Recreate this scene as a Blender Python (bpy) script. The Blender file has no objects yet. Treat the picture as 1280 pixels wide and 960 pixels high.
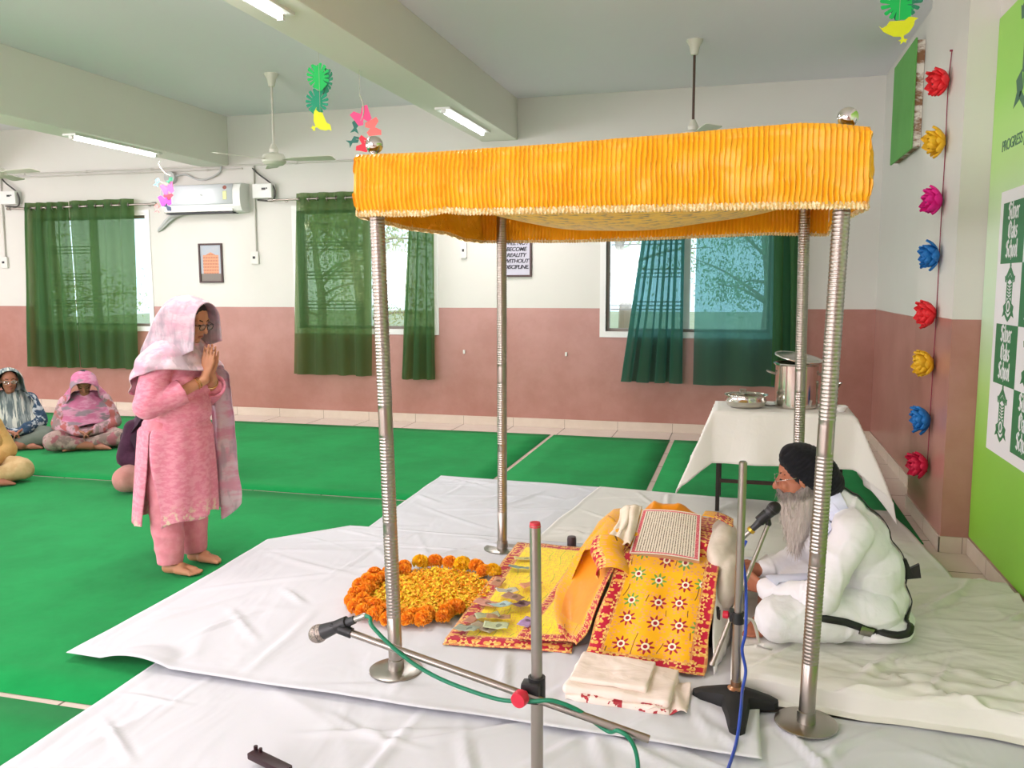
import bpy, bmesh, math, random
from mathutils import Vector, Matrix, noise, Euler
random.seed(7)
PI = math.pi
SC = bpy.context.scene
COL = SC.collection

# ------------------------------------------------------------------ object helpers
def tag(o, label=None, cat=None, group=None, kind=None):
    if label: o['label'] = label
    if cat: o['category'] = cat
    if group: o['group'] = group
    if kind: o['kind'] = kind
    return o

def thing(name, label, cat, loc=(0, 0, 0), rz=0, group=None):
    o = bpy.data.objects.new(name, None); COL.objects.link(o)
    o.empty_display_size = .05
    o.location = loc; o.rotation_euler = (0, 0, rz)
    return tag(o, label, cat, group)

def obj(name, bm, mat, parent=None, smooth=True, world=False, loc=None, sharp=40):
    """link a bmesh as ONE mesh object; world=True: vertices are in world space, parent unrotated"""
    me = bpy.data.meshes.new(name)
    if world and parent is not None:
        off = Vector((0, 0, 0)); p = parent
        while p is not None: off += p.location; p = p.parent
        bmesh.ops.translate(bm, verts=bm.verts, vec=-off)
    bm.normal_update()
    bm.to_mesh(me); bm.free()
    for m in (mat if isinstance(mat, (list, tuple)) else [mat]): me.materials.append(m)
    if smooth:
        me.polygons.foreach_set('use_smooth', [True] * len(me.polygons))
        if sharp: me.set_sharp_from_angle(angle=math.radians(sharp))
    o = bpy.data.objects.new(name, me); COL.objects.link(o)
    if parent is not None: o.parent = parent
    if loc is not None: o.location = loc
    return o

def structure(name, bm, mat, smooth=False, parent=None):
    o = obj(name, bm, mat, parent, smooth)
    if parent is None: o['kind'] = 'structure'
    return o

def copy_tree(o, parent=None):
    c = o.copy(); COL.objects.link(c)
    if parent is not None: c.parent = parent
    for ch in list(o.children): copy_tree(ch, c)
    return c

def B(): return bmesh.new()

def box(bm, x0, x1, y0, y1, z0, z1, bev=0, mi=0):
    t = bmesh.new()
    bmesh.ops.create_cube(t, size=1)
    bmesh.ops.scale(t, vec=(abs(x1 - x0), abs(y1 - y0), abs(z1 - z0)), verts=t.verts)
    bmesh.ops.translate(t, vec=((x0 + x1) / 2, (y0 + y1) / 2, (z0 + z1) / 2), verts=t.verts)
    if bev: bmesh.ops.bevel(t, geom=t.edges[:] , offset=bev, segments=2, affect='EDGES', profile=.7)
    merge(bm, t, mi)
    return bm

def merge(bm, t, mi=0, M=None):
    if M is not None: bmesh.ops.transform(t, matrix=M, verts=t.verts)
    for f in t.faces:
        if mi: f.material_index = mi
    me = bpy.data.meshes.new('tmp'); t.to_mesh(me); t.free()
    bm.from_mesh(me); bpy.data.meshes.remove(me)

def lathe(bm, prof, seg=24, M=None, mi=0, caps=True):
    t = bmesh.new(); rings = []
    for r, z in prof:
        rings.append([t.verts.new((r * math.cos(2 * PI * i / seg), r * math.sin(2 * PI * i / seg), z)) for i in range(seg)])
    for a, b in zip(rings, rings[1:]):
        for i in range(seg):
            j = (i + 1) % seg
            t.faces.new((a[i], a[j], b[j], b[i]))
    if caps:
        if prof[0][0] > 1e-6: t.faces.new(list(reversed(rings[0])))
        if prof[-1][0] > 1e-6: t.faces.new(rings[-1])
    bmesh.ops.remove_doubles(t, verts=t.verts, dist=1e-6)
    merge(bm, t, mi, M)
    return bm

def frame_to(p, d):
    d = Vector(d).normalized()
    q = Vector((0, 0, 1)).rotation_difference(d)
    return Matrix.Translation(Vector(p)) @ q.to_matrix().to_4x4()

def rod(bm, a, b, r, r2=None, seg=14, mi=0, caps=True):
    a = Vector(a); b = Vector(b)
    lathe(bm, [(r, 0), (r if r2 is None else r2, (b - a).length)], seg, frame_to(a, b - a), mi, caps)
    return bm

def catmull(pts, n=8):
    P = [Vector(p) for p in pts]
    P = [P[0] * 2 - P[1]] + P + [P[-1] * 2 - P[-2]]
    out = []
    for i in range(1, len(P) - 2):
        for k in range(n):
            t = k / n; a, b, c, d = P[i - 1:i + 3]
            out.append(.5 * ((2 * b) + (c - a) * t + (2 * a - 5 * b + 4 * c - d) * t * t + (3 * b - a - 3 * c + d) * t ** 3))
    out.append(P[-2]); return out

def tube(bm, pts, r, seg=8, spline=6, mi=0, flat=None):
    """round (or flat = (w, t) ribbon) tube along points; r may be a list"""
    P = catmull(pts, spline) if spline else [Vector(p) for p in pts]
    n = len(P)
    t = bmesh.new(); rings = []; up = None
    for i, p in enumerate(P):
        d = (P[min(i + 1, n - 1)] - P[max(i - 1, 0)]).normalized()
        if up is None:
            up = Vector((0, 0, 1)) if abs(d.z) < .9 else Vector((1, 0, 0))
        s = d.cross(up).normalized(); up = s.cross(d).normalized()
        rr = r if not isinstance(r, (list, tuple)) else r[0] + (r[-1] - r[0]) * i / (n - 1)
        rings.append([t.verts.new(p + s * rr * math.cos(2 * PI * k / seg) + up * rr * math.sin(2 * PI * k / seg)) for k in range(seg)])
    for a, b in zip(rings, rings[1:]):
        for k in range(seg):
            j = (k + 1) % seg
            t.faces.new((a[k], a[j], b[j], b[k]))
    t.faces.new(list(reversed(rings[0]))); t.faces.new(rings[-1])
    bmesh.ops.recalc_face_normals(t, faces=t.faces)
    merge(bm, t, mi); return bm

def grid(bm, fn, nu, nv, uv=None, mi=0, closed_u=False):
    """fn(u,v)->xyz for u,v in 0..1; uv(u,v)->(U,V)"""
    L = bm.loops.layers.uv.get('uv') or bm.loops.layers.uv.new('uv')
    V = [[bm.verts.new(fn(i / nu, j / nv)) for j in range(nv + 1)] for i in range(nu if closed_u else nu + 1)]
    for i in range(nu):
        i2 = (i + 1) % nu if closed_u else i + 1
        for j in range(nv):
            f = bm.faces.new((V[i][j], V[i2][j], V[i2][j + 1], V[i][j + 1])); f.material_index = mi
            for lp, (a, b) in zip(f.loops, ((i, j), (i + 1, j), (i + 1, j + 1), (i, j + 1))):
                lp[L].uv = uv(a / nu, b / nv) if uv else (a / nu, b / nv)
    return bm

def thick(o, t, offset=0):
    m = o.modifiers.new('thick', 'SOLIDIFY'); m.thickness = t; m.offset = offset
    return o

def prism(bm, poly, t, M=None, mi=0):
    """closed 2D outline in xy extruded by t along z"""
    s = bmesh.new()
    a = [s.verts.new((x, y, 0)) for x, y in poly]; b = [s.verts.new((x, y, t)) for x, y in poly]
    s.faces.new(list(reversed(a))); s.faces.new(b)
    for i in range(len(poly)):
        j = (i + 1) % len(poly); s.faces.new((a[i], a[j], b[j], b[i]))
    bmesh.ops.recalc_face_normals(s, faces=s.faces)
    bmesh.ops.triangulate(s, faces=[f for f in s.faces if len(f.verts) > 4])
    merge(bm, s, mi, M); return bm

def ellipsoid(bm, c, r, rot=None, seg=20, mi=0):
    t = bmesh.new(); bmesh.ops.create_uvsphere(t, u_segments=seg, v_segments=max(8, seg * 2 // 3), radius=1)
    M = Matrix.Translation(Vector(c)) @ (Euler(rot).to_matrix().to_4x4() if rot else Matrix.Identity(4)) @ Matrix.Diagonal((*r, 1))
    merge(bm, t, mi, M); return bm

def cap(bm, a, b, ra, rb=None, seg=16, sx=None):
    """tapered capsule"""
    rb = ra if rb is None else rb
    a = Vector(a); b = Vector(b); l = (b - a).length
    prof = []
    for i in range(7):
        th = -PI / 2 + PI / 2 * i / 6; prof.append((max(ra * math.cos(th), 0), ra * math.sin(th)))
    for i in range(7):
        th = PI / 2 * i / 6; prof.append((max(rb * math.cos(th), 0), l + rb * math.sin(th)))
    prof[0] = (0, prof[0][1]); prof[-1] = (0, prof[-1][1])
    M = frame_to(a, b - a if l > 1e-6 else (0, 0, 1))
    if sx: M = M @ Matrix.Diagonal((*sx, 1, 1))
    lathe(bm, prof, seg, M, caps=False); return bm

def fuse(bm, voxel=.01, smooth=6, factor=.5):
    """union of overlapping closed shapes grown into one continuous smooth skin"""
    me = bpy.data.meshes.new('tmp'); bm.to_mesh(me); bm.free()
    o = bpy.data.objects.new('tmp', me); COL.objects.link(o)
    m = o.modifiers.new('r', 'REMESH'); m.mode = 'VOXEL'; m.voxel_size = voxel; m.adaptivity = 0
    if smooth:
        s = o.modifiers.new('s', 'SMOOTH'); s.iterations = smooth; s.factor = factor
    dg = bpy.context.evaluated_depsgraph_get()
    res = bpy.data.meshes.new_from_object(o.evaluated_get(dg))
    out = bmesh.new(); out.from_mesh(res)
    bpy.data.objects.remove(o); bpy.data.meshes.remove(me); bpy.data.meshes.remove(res)
    return out

def wob(bm, fn):
    """move vertices along their normals by fn(co, normal)"""
    bm.normal_update()
    d = [(v, v.normal.copy() * fn(v.co, v.normal)) for v in bm.verts]
    for v, k in d: v.co += k
    return bm

def nz(x, y, z=0): return noise.noise(Vector((x, y, z)))
def sst(a, b, x):
    t = min(1, max(0, (x - a) / (b - a))); return t * t * (3 - 2 * t)
def lerp(a, b, t): return a + (b - a) * t
def pw(xs, x):
    """piecewise linear through [(x, y)...]"""
    if x <= xs[0][0]: return xs[0][1]
    for (a, p), (b, q) in zip(xs, xs[1:]):
        if x <= b: return p + (q - p) * (x - a) / (b - a)
    return xs[-1][1]

# ------------------------------------------------------------------ material helpers
def lin(c):
    if isinstance(c, str):
        c = [int(c[i:i + 2], 16) / 255 for i in (0, 2, 4)]
        c = [x / 12.92 if x <= .04045 else ((x + .055) / 1.055) ** 2.4 for x in c]
    return (*c[:3], 1)

class NT:
    def __init__(s, name):
        s.m = bpy.data.materials.new(name); s.m.use_nodes = True
        s.t = s.m.node_tree; s.b = s.t.nodes['Principled BSDF']; s.out = s.t.nodes['Material Output']
    def n(s, typ, **kw):
        x = s.t.nodes.new(typ)
        for k, v in kw.items(): setattr(x, k, v)
        return x
    def put(s, sock, v):
        if isinstance(v, E_): v = v.s
        if isinstance(v, bpy.types.NodeSocket): s.t.links.new(v, sock)
        elif sock.type == 'RGBA': sock.default_value = lin(v)
        else: sock.default_value = v
    def math(s, op, *a):
        x = s.n('ShaderNodeMath', operation=op)
        for i, v in enumerate(a): s.put(x.inputs[i], v)
        return E_(s, x.outputs[0])
    def coord(s, which='Object'):
        return s.n('ShaderNodeTexCoord').outputs[which]
    def uvmap(s):
        x = s.n('ShaderNodeUVMap'); x.uv_map = 'uv'; return x.outputs[0]
    def xyz(s, v):
        x = s.n('ShaderNodeSeparateXYZ'); s.put(x.inputs[0], v)
        return [E_(s, o) for o in x.outputs]
    def comb(s, x, y, z=0):
        c = s.n('ShaderNodeCombineXYZ')
        for i, v in enumerate((x, y, z)): s.put(c.inputs[i], v)
        return c.outputs[0]
    def mapping(s, v, scale=(1, 1, 1), rot=(0, 0, 0), loc=(0, 0, 0)):
        x = s.n('ShaderNodeMapping'); s.put(x.inputs[0], v)
        x.inputs['Scale'].default_value = scale; x.inputs['Rotation'].default_value = rot; x.inputs['Location'].default_value = loc
        return x.outputs[0]
    def noise(s, v, scale, detail=3, rough=.55, dist=0):
        x = s.n('ShaderNodeTexNoise'); s.put(x.inputs['Vector'], v)
        x.inputs['Scale'].default_value = scale; x.inputs['Detail'].default_value = detail
        x.inputs['Roughness'].default_value = rough; x.inputs['Distortion'].default_value = dist
        return E_(s, x.outputs['Fac'])
    def mix(s, f, a, b):
        x = s.n('ShaderNodeMix', data_type='RGBA')
        s.put(x.inputs['Factor'], f); s.put(x.inputs[6], a); s.put(x.inputs[7], b)
        return x.outputs[2]
    def step(s, a, b, x):
        m = s.n('ShaderNodeMapRange', interpolation_type='SMOOTHSTEP')
        s.put(m.inputs[0], x); s.put(m.inputs[1], a); s.put(m.inputs[2], b)
        return E_(s, m.outputs[0])
    def bump(s, h, strength=.3, dist=.01, prev=None):
        x = s.n('ShaderNodeBump'); s.put(x.inputs['Height'], h)
        x.inputs['Strength'].default_value = strength; x.inputs['Distance'].default_value = dist
        if prev is not None: s.put(x.inputs['Normal'], prev)
        s.t.links.new(x.outputs[0], s.b.inputs['Normal']); return x.outputs[0]
    def set(s, **k):
        for a, v in k.items(): s.put(s.b.inputs[a.replace('_', ' ')], v)
        return s
    def flowers(s, uv, scale, n, R, rnd=.35, inner=.3):
        """voronoi scattered flowers -> (petals, centre, seed colour)"""
        vo = s.n('ShaderNodeTexVoronoi', voronoi_dimensions='2D'); s.put(vo.inputs['Vector'], uv)
        vo.inputs['Scale'].default_value = scale; vo.inputs['Randomness'].default_value = rnd
        sub = s.n('ShaderNodeVectorMath', operation='SUBTRACT')
        s.put(sub.inputs[0], uv); s.put(sub.inputs[1], vo.outputs['Position'])
        x, y, _ = s.xyz(sub.outputs[0])
        r = s.math('SQRT', x * x + y * y) * scale
        th = s.math('ARCTAN2', y, x)
        edge = s.math('COSINE', th * n) * (R * .32) + R * .68
        pet = s.math('LESS_THAN', r, edge)
        cen = s.math('LESS_THAN', r, R * inner)
        return pet, cen, vo.outputs['Color'], r

class E_:
    def __init__(s, n, sock): s.n = n; s.s = sock
    def __add__(s, o): return s.n.math('ADD', s, o)
    def __radd__(s, o): return s.n.math('ADD', o, s)
    def __sub__(s, o): return s.n.math('SUBTRACT', s, o)
    def __rsub__(s, o): return s.n.math('SUBTRACT', o, s)
    def __mul__(s, o): return s.n.math('MULTIPLY', s, o)
    __rmul__ = __mul__
    def __truediv__(s, o): return s.n.math('DIVIDE', s, o)
    def gt(s, o): return s.n.math('GREATER_THAN', s, o)
    def lt(s, o): return s.n.math('LESS_THAN', s, o)
    def sin(s): return s.n.math('SINE', s)
    def abs(s): return s.n.math('ABSOLUTE', s)
    def mod(s, o): return s.n.math('FLOORED_MODULO', s, o)
    def min(s, o): return s.n.math('MINIMUM', s, o)
    def max(s, o): return s.n.math('MAXIMUM', s, o)

def plain(name, c, rough=.5, metal=0, spec=None, sheen=0, coat=0, emit=0, sss=0):
    k = NT(name); k.set(Base_Color=c, Roughness=rough, Metallic=metal)
    if spec is not None: k.set(Specular_IOR_Level=spec)
    if sheen: k.set(Sheen_Weight=sheen)
    if coat: k.set(Coat_Weight=coat, Coat_Roughness=.15)
    if emit: k.set(Emission_Color=c, Emission_Strength=emit)
    if sss: k.set(Subsurface_Weight=sss); k.b.inputs['Subsurface Radius'].default_value = (.01, .004, .002)
    return k.m

def cloth(name, c, c2=None, nscale=20, rough=.85, bump=.35, bscale=(6, 6, 6), bdist=.01, sheen=.1, weave=True, thr=(.42, .62), stretch=(1, 1, 1)):
    """woven fabric: mottled dye, soft wrinkles, fine weave"""
    k = NT(name); P = k.coord('Object')
    if c2 is not None:
        f = k.step(thr[0], thr[1], k.noise(k.mapping(P, stretch), nscale, 4, .6))
        k.set(Base_Color=k.mix(f, c, c2))
    else: k.set(Base_Color=c)
    k.set(Roughness=rough, Sheen_Weight=sheen, Specular_IOR_Level=.25)
    nb = k.bump(k.noise(k.mapping(P, bscale), 1, 4, .55, .4), bump, bdist)
    if weave: k.bump(k.noise(P, 900, 1), .08, .001, nb)
    return k.m
# ------------------------------------------------------------------ camera (measured from the room's own lines)
cam = bpy.data.cameras.new('camera'); camo = bpy.data.objects.new('camera', cam); COL.objects.link(camo)
_pi, _ro, _ya = .1158, -.0032, -.2657
_f = Vector((math.sin(_ya) * math.cos(_pi), math.cos(_ya) * math.cos(_pi), -math.sin(_pi)))
_r0 = Vector((math.cos(_ya), -math.sin(_ya), 0)); _u0 = _r0.cross(_f)
_r = math.cos(_ro) * _r0 + math.sin(_ro) * _u0; _u = -math.sin(_ro) * _r0 + math.cos(_ro) * _u0
camo.matrix_world = Matrix(((_r.x, _u.x, -_f.x, 0), (_r.y, _u.y, -_f.y, 0), (_r.z, _u.z, -_f.z, 1.6065), (0, 0, 0, 1)))
cam.sensor_width = 36; cam.lens = 1060.4 / 1280 * 36; cam.clip_start = .05; cam.clip_end = 300
SC.camera = camo
SC.view_settings.view_transform = 'Standard'; SC.view_settings.look = 'None'
SC.view_settings.gamma = 1; SC.view_settings.use_curve_mapping = False
SC.view_settings.exposure = -0.08

# room dimensions (metres)
YF, XR, XG, ZC = 9.30, 1.298, 1.338, 3.647      # far wall, right wall, banner wall, ceiling
XL, YB = -12.6, -4.2
ZP = 1.352                                       # height of the brown dado paint

# ------------------------------------------------------------------ setting materials
def wall_paint(name, zp):
    k = NT(name); P = k.coord('Object'); x, y, z = k.xyz(P)
    lo = z.lt(k.noise(P, 1.2, 2) * .006 + (zp - .003))
    blotch = k.noise(P, 1.1, 4, .6)
    up = k.mix(blotch, 'D3D1C8', 'DCDAD3')
    dn = k.mix(k.step(.3, .7, k.noise(P, 2.2, 5, .65)), 'A87466', 'B48276')
    k.set(Base_Color=k.mix(lo, up, dn))
    k.set(Roughness=k.math('SUBTRACT', .6, lo * .3))
    k.bump(k.noise(P, 3, 3) + k.noise(P, 45, 2) * .12, .12, .02)
    return k.m
M_wall = wall_paint('wall_paint', ZP)
M_pillar = wall_paint('pillar_paint', 1.40)
k = NT('ceiling_paint'); P = k.coord('Object')
k.set(Base_Color=k.mix(k.noise(P, .7, 4), 'ECE8F2', 'F1EEF6'), Roughness=.75); k.bump(k.noise(P, 2.5, 3), .1, .02); M_ceil = k.m
k = NT('beam_paint'); P = k.coord('Object')
k.set(Base_Color=k.mix(k.noise(P, .9, 4), 'E3E2D6', 'E9E8DE'), Roughness=.6); k.bump(k.noise(P, 2.5, 3), .1, .02); M_beam = k.m
k = NT('floor_tile'); P = k.coord('Object'); x, y, z = k.xyz(P)
gx = ((x + 4.9134) / .6).mod(1.0); gy = ((y - 9.3) / .6).mod(1.0)
ed = gx.min(1 - gx).min(gy.min(1 - gy)).lt(.009)
k.set(Base_Color=k.mix(ed, k.mix(k.noise(P, 6, 5), 'CDBBAE', 'D8C8BC'), '6E6258'), Roughness=.22); M_floor = k.m
k = NT('baseboard_tile'); P = k.coord('Object'); x, y, z = k.xyz(P)
jx = ((x + 4.9134) / .6).mod(1.0).lt(.012); jy = ((y - 9.3) / .6).mod(1.0).lt(.012)
k.set(Base_Color=k.mix(k.noise(P, 9, 6, .6), 'CBBBA8', 'DACCBA'), Roughness=.25); M_base = k.m
M_grout = plain('tile_joint', '857767', .9)
M_white = plain('white_plastic', 'E6E6E2', .4)
M_grey = plain('grey_plastic', 'B9BBB9', .45)
M_dark = plain('black_plastic', '1B1B1C', .45)
M_rubber = plain('black_rubber', '141516', .7)
M_steel = plain('stainless_steel', 'A59D94', .30, 1)
M_steelb = plain('brushed_steel', 'A9A49C', .32, 1)
M_chrome = plain('chrome', 'D6D3CE', .08, 1)
M_red = plain('red_plastic', 'C8203A', .4)
M_wood = plain('dark_wood', '3A2519', .45)
M_frame = plain('frame_wood', '3B1F17', .4)
M_glow = plain('tube_light_glow', (1, 1, 1), .5, emit=12)

# ------------------------------------------------------------------ room shell
bm = B(); box(bm, XL, 2.2, YB, YF + .3, -.1, 0); structure('floor', bm, M_floor)
bm = B(); box(bm, XL, 2.2, YB, YF + .3, ZC, ZC + .1); structure('ceiling', bm, M_ceil)
WIN = [(-9.06, -7.33), (-5.20, -3.47), (-1.46, .27)]; WZ0, WZ1 = 1.10, 2.50
bm = B()
xs = [XL] + [v for w in WIN for v in w] + [2.2]
for i in range(0, len(xs), 2): box(bm, xs[i], xs[i + 1], YF, YF + .22, 0, ZC)
for a, b in WIN: box(bm, a, b, YF, YF + .22, 0, WZ0); box(bm, a, b, YF, YF + .22, WZ1, ZC)
structure('wall_far', bm, M_wall)
bm = B(); box(bm, XR, 2.2, 6.55, YF, 0, ZC); box(bm, XG, 2.2, YB, 6.55, 0, ZC); structure('wall_right', bm, M_wall)
bm = B(); box(bm, 1.18, XG, 5.47, 6.55, 0, ZC); structure('pillar_right', bm, M_pillar)
bm = B()      # left wall with two openings, back wall with three: daylight comes in there
WB = [(-11.5, -9.3), (-7.5, -5.1), (-3.9, -1.5)]
xs = [XL] + [v for w in WB for v in w] + [2.2]
for i in range(0, len(xs), 2): box(bm, xs[i], xs[i + 1], YB - .2, YB, 0, ZC)
for a, b in WB: box(bm, a, b, YB - .2, YB, 0, .95); box(bm, a, b, YB - .2, YB, 2.75, ZC)
structure('wall_back', bm, M_wall)
WL = [(-2.6, .2), (2.6, 5.4)]
bm = B(); ys = [YB] + [v for w in WL for v in w] + [YF]
for i in range(0, len(ys), 2): box(bm, XL - .2, XL, ys[i], ys[i + 1], 0, ZC)
for a, b in WL: box(bm, XL - .2, XL, a, b, 0, .95); box(bm, XL - .2, XL, a, b, 2.75, ZC)
structure('wall_left', bm, M_wall)
bm = B(); box(bm, -2.87, -2.46, YB, YF, 3.2, ZC, .008); structure('beam_center', bm, M_beam)
bm = B(); box(bm, -6.47, -6.10, YB, YF, 3.06, ZC, .008); structure('beam_left', bm, M_beam)
bm = B(); box(bm, -10.1, -9.7, YB, YF, 3.06, ZC, .008); structure('beam_far_left', bm, M_beam)

def baseboard(name, x0, x1, y0, y1, joints, axis):
    bm = B(); box(bm, x0, x1, y0, y1, 0, .1, .003)
    for j in joints:
        if axis == 'x': box(bm, j - .002, j + .002, y0 - .0006, y0 + .004, .001, .099, 0, 1)
        elif axis == 'y': box(bm, x0 - .0006, x0 + .004, j - .002, j + .002, .001, .099, 0, 1)
    o = structure(name, bm, [M_base, M_grout])
baseboard('baseboard_far', XL, XR, YF - .012, YF, [-4.9134 + .6 * i for i in range(-12, 11)], 'x')
baseboard('baseboard_right', XR - .012, XR, 6.55, YF - .012, [8.7, 8.1, 7.5, 6.9], 'y')
baseboard('baseboard_pillar_side', 1.168, 1.18, 5.458, 6.55, [5.9], 'y')
baseboard('baseboard_pillar_front', 1.168, XG - .012, 5.458, 5.47, [1.3], 'x')
baseboard('baseboard_banner', XG - .012, XG, YB, 5.47, [5.05, 4.45, 3.85, 3.25], 'y')

# windows: white surround, brown metal frame, mullion, bars in groups of three on the left half, panes
M_wframe = plain('window_frame_paint', '8C8378', .5)
k = NT('window_glass'); tr = k.n('ShaderNodeBsdfTransparent'); gl = k.n('ShaderNodeBsdfGlossy'); gl.inputs['Roughness'].default_value = .05
mx = k.n('ShaderNodeMixShader'); mx.inputs[0].default_value = .06
tr.inputs[0].default_value = (.93, .97, .97, 1)
k.t.links.new(tr.outputs[0], mx.inputs[1]); k.t.links.new(gl.outputs[0], mx.inputs[2]); k.t.links.new(mx.outputs[0], k.out.inputs[0]); M_glass = k.m
for i, (a, b) in enumerate(WIN):
    w = bpy.data.objects.new('window_%d' % (i + 1), None); COL.objects.link(w); w['kind'] = 'structure'; w.location = (a, YF, WZ0)
    bm = B(); s = .065
    box(bm, a - s, a, YF - .012, YF + .05, WZ0 - s, WZ1 + s); box(bm, b, b + s, YF - .012, YF + .05, WZ0 - s, WZ1 + s)
    box(bm, a, b, YF - .012, YF + .05, WZ0 - s, WZ0); box(bm, a, b, YF - .012, YF + .05, WZ1, WZ1 + s)
    obj('surround', bm, M_white, w, False, True)
    bm = B(); f = .03; c = (a + b) / 2
    for p, q in ((a, a + f), (b - f, b)): box(bm, p, q, YF + .06, YF + .12, WZ0, WZ1)
    for p, q in ((WZ0, WZ0 + f), (WZ1 - f, WZ1)): box(bm, a + f, b - f, YF + .06, YF + .12, p, q)
    obj('frame', bm, M_wframe, w, False, True)
    bm = B(); box(bm, c - .035, c + .035, YF + .055, YF + .125, WZ0 + f, WZ1 - f); obj('mullion', bm, M_white, w, False, True)
    bm = B()
    for zc in (1.38, 1.735, 2.09):
        for d in (-.042, 0, .042): rod(bm, (a + f, YF + .16, zc + d), (c, YF + .16, zc + d), .007, seg=8)
    obj('grille', bm, M_wframe, w, True, True)
    for p, q in ((a + f, c - .035), (c + .035, b - f)):
        bm = B(); box(bm, p, q, YF + .088, YF + .092, WZ0 + f, WZ1 - f); obj('pane', bm, M_glass, w, False, True)

# ------------------------------------------------------------------ lamps, daylight
def batten(x, y0, y1, z, label, grp='tube lights under the beams'):
    t = thing('tube_light', label, 'light', (x, (y0 + y1) / 2, z), 0, grp)
    bm = B(); box(bm, x - .075, x + .075, y0 - .03, y1 + .03, z - .018, z, .003); obj('reflector', bm, M_white, t, False, True)
    for y in (y0, y1): bm = B(); box(bm, x - .018, x + .018, y - .015, y + .015, z - .05, z - .018); obj('holder', bm, M_white, t, False, True)
    bm = B(); rod(bm, (x, y0 + .016, z - .036), (x, y1 - .016, z - .036), .014); obj('lamp', bm, M_glow, t, True, True)
    L = bpy.data.lights.new('tube_lamp', 'AREA'); L.shape = 'RECTANGLE'; L.size = .12; L.size_y = y1 - y0; L.energy = TUBE_W; L.color = (1, .935, .95)
    o = bpy.data.objects.new('tube_lamp', L); COL.objects.link(o); o.location = (x, (y0 + y1) / 2, z - .07)
    return t
TUBE_W = 46
batten(-2.66, 7.45, 8.65, 3.2, 'glowing tube light under the centre beam nearest the window wall')
batten(-2.66, 3.45, 4.65, 3.2, 'glowing tube light cut off by the top picture edge')
batten(-6.26, 6.95, 8.15, 3.06, 'glowing tube light under the left beam above the pink hanging mobile')
for x, z, y in ((-2.66, 3.2, -.6), (-6.26, 3.06, 2.6), (-6.26, 3.06, -1.5), (-9.9, 3.06, 5.6), (-9.9, 3.06, .5)):
    batten(x, y, y + 1.2, z, 'tube light on a beam outside the picture')

def area(name, loc, rot, sx, sy, e, c=(1, 1, 1)):
    L = bpy.data.lights.new(name, 'AREA'); L.shape = 'RECTANGLE'; L.size = sx; L.size_y = sy; L.energy = e; L.color = c
    o = bpy.data.objects.new(name, L); COL.objects.link(o); o.location = loc; o.rotation_euler = rot
    return o
# sky light comes in level, added fill lamps tilted upward brighten the ceiling
E_SKY, E_UP = 38, 190
for a, b in WB:
    area('daylight_back_window', ((a + b) / 2, YB - .05, 1.85), (math.radians(90), 0, 0), b - a, 1.8, E_SKY, (1, .92, .94))
    area('ceiling_fill_back_window', ((a + b) / 2, YB - .06, 1.85), (math.radians(128), 0, 0), b - a, 1.8, E_UP, (1, .915, .95))
for a, b in WL:
    area('daylight_left_window', (XL - .05, (a + b) / 2, 1.85), (math.radians(90), 0, math.radians(-90)), b - a, 1.8, E_SKY * 1.1, (.95, .925, 1))
    area('ceiling_fill_left_window', (XL - .06, (a + b) / 2, 1.85), (math.radians(128), 0, math.radians(-90)), b - a, 1.8, E_UP, (.97, .92, 1))
for a, b in WIN:
    o = area('daylight_far_window', ((a + b) / 2, YF + .24, 1.8), (math.radians(-90), 0, 0), b - a, WZ1 - WZ0, 1)
    o.data.cycles.is_portal = True

w = bpy.data.worlds.new('sky'); SC.world = w; w.use_nodes = True
bg = w.node_tree.nodes['Background']; bg.inputs[0].default_value = (.73, .90, 1, 1); bg.inputs[1].default_value = 2.0
# ------------------------------------------------------------------ green carpet runners
k = NT('green_carpet'); P = k.coord('Object')
k.set(Base_Color=k.mix(k.step(.3, .7, k.noise(P, 1.3, 5, .7)), '118542', '17954C'), Roughness=.95, Specular_IOR_Level=.1, Sheen_Weight=.05)
k.bump(k.noise(k.mapping(P, (1, 1, 1)), 2.2, 4) * 1.0 + k.noise(P, 350, 2) * .05, .35, .03); M_carpet = k.m
def runner(x0, x1, y0, y1, label):
    bm = B()
    nu = int((x1 - x0) / .25) + 2; nv = int((y1 - y0) / .25) + 2
    def fn(u, v):
        x = lerp(x0, x1, u); y = lerp(y0, y1, v)
        return (x, y + .012 * nz(x * .8, y0), .004 + .003 * max(0, nz(x * .9, y * .9, 3)))
    grid(bm, fn, nu, nv)
    o = obj('carpet', bm, M_carpet); thick(o, .0025, -1); tag(o, label, 'carpet', 'green carpet runners')
    return o
runner(-9.9, -1.975, 5.815, 8.83, 'green carpet runner along the window wall under the seated women')
runner(-1.935, -.70, 5.60, 8.83, 'green carpet piece by the window wall between two pale seams')
runner(-.655, 1.12, 5.60, 8.83, 'green carpet piece under the cloth covered table')
runner(-8.4, -.9, 2.575, 5.785, 'green carpet runner under the standing woman in pink')
runner(-5.6, -.9, .7, 2.535, 'green carpet runner nearest the camera at the left')

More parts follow.
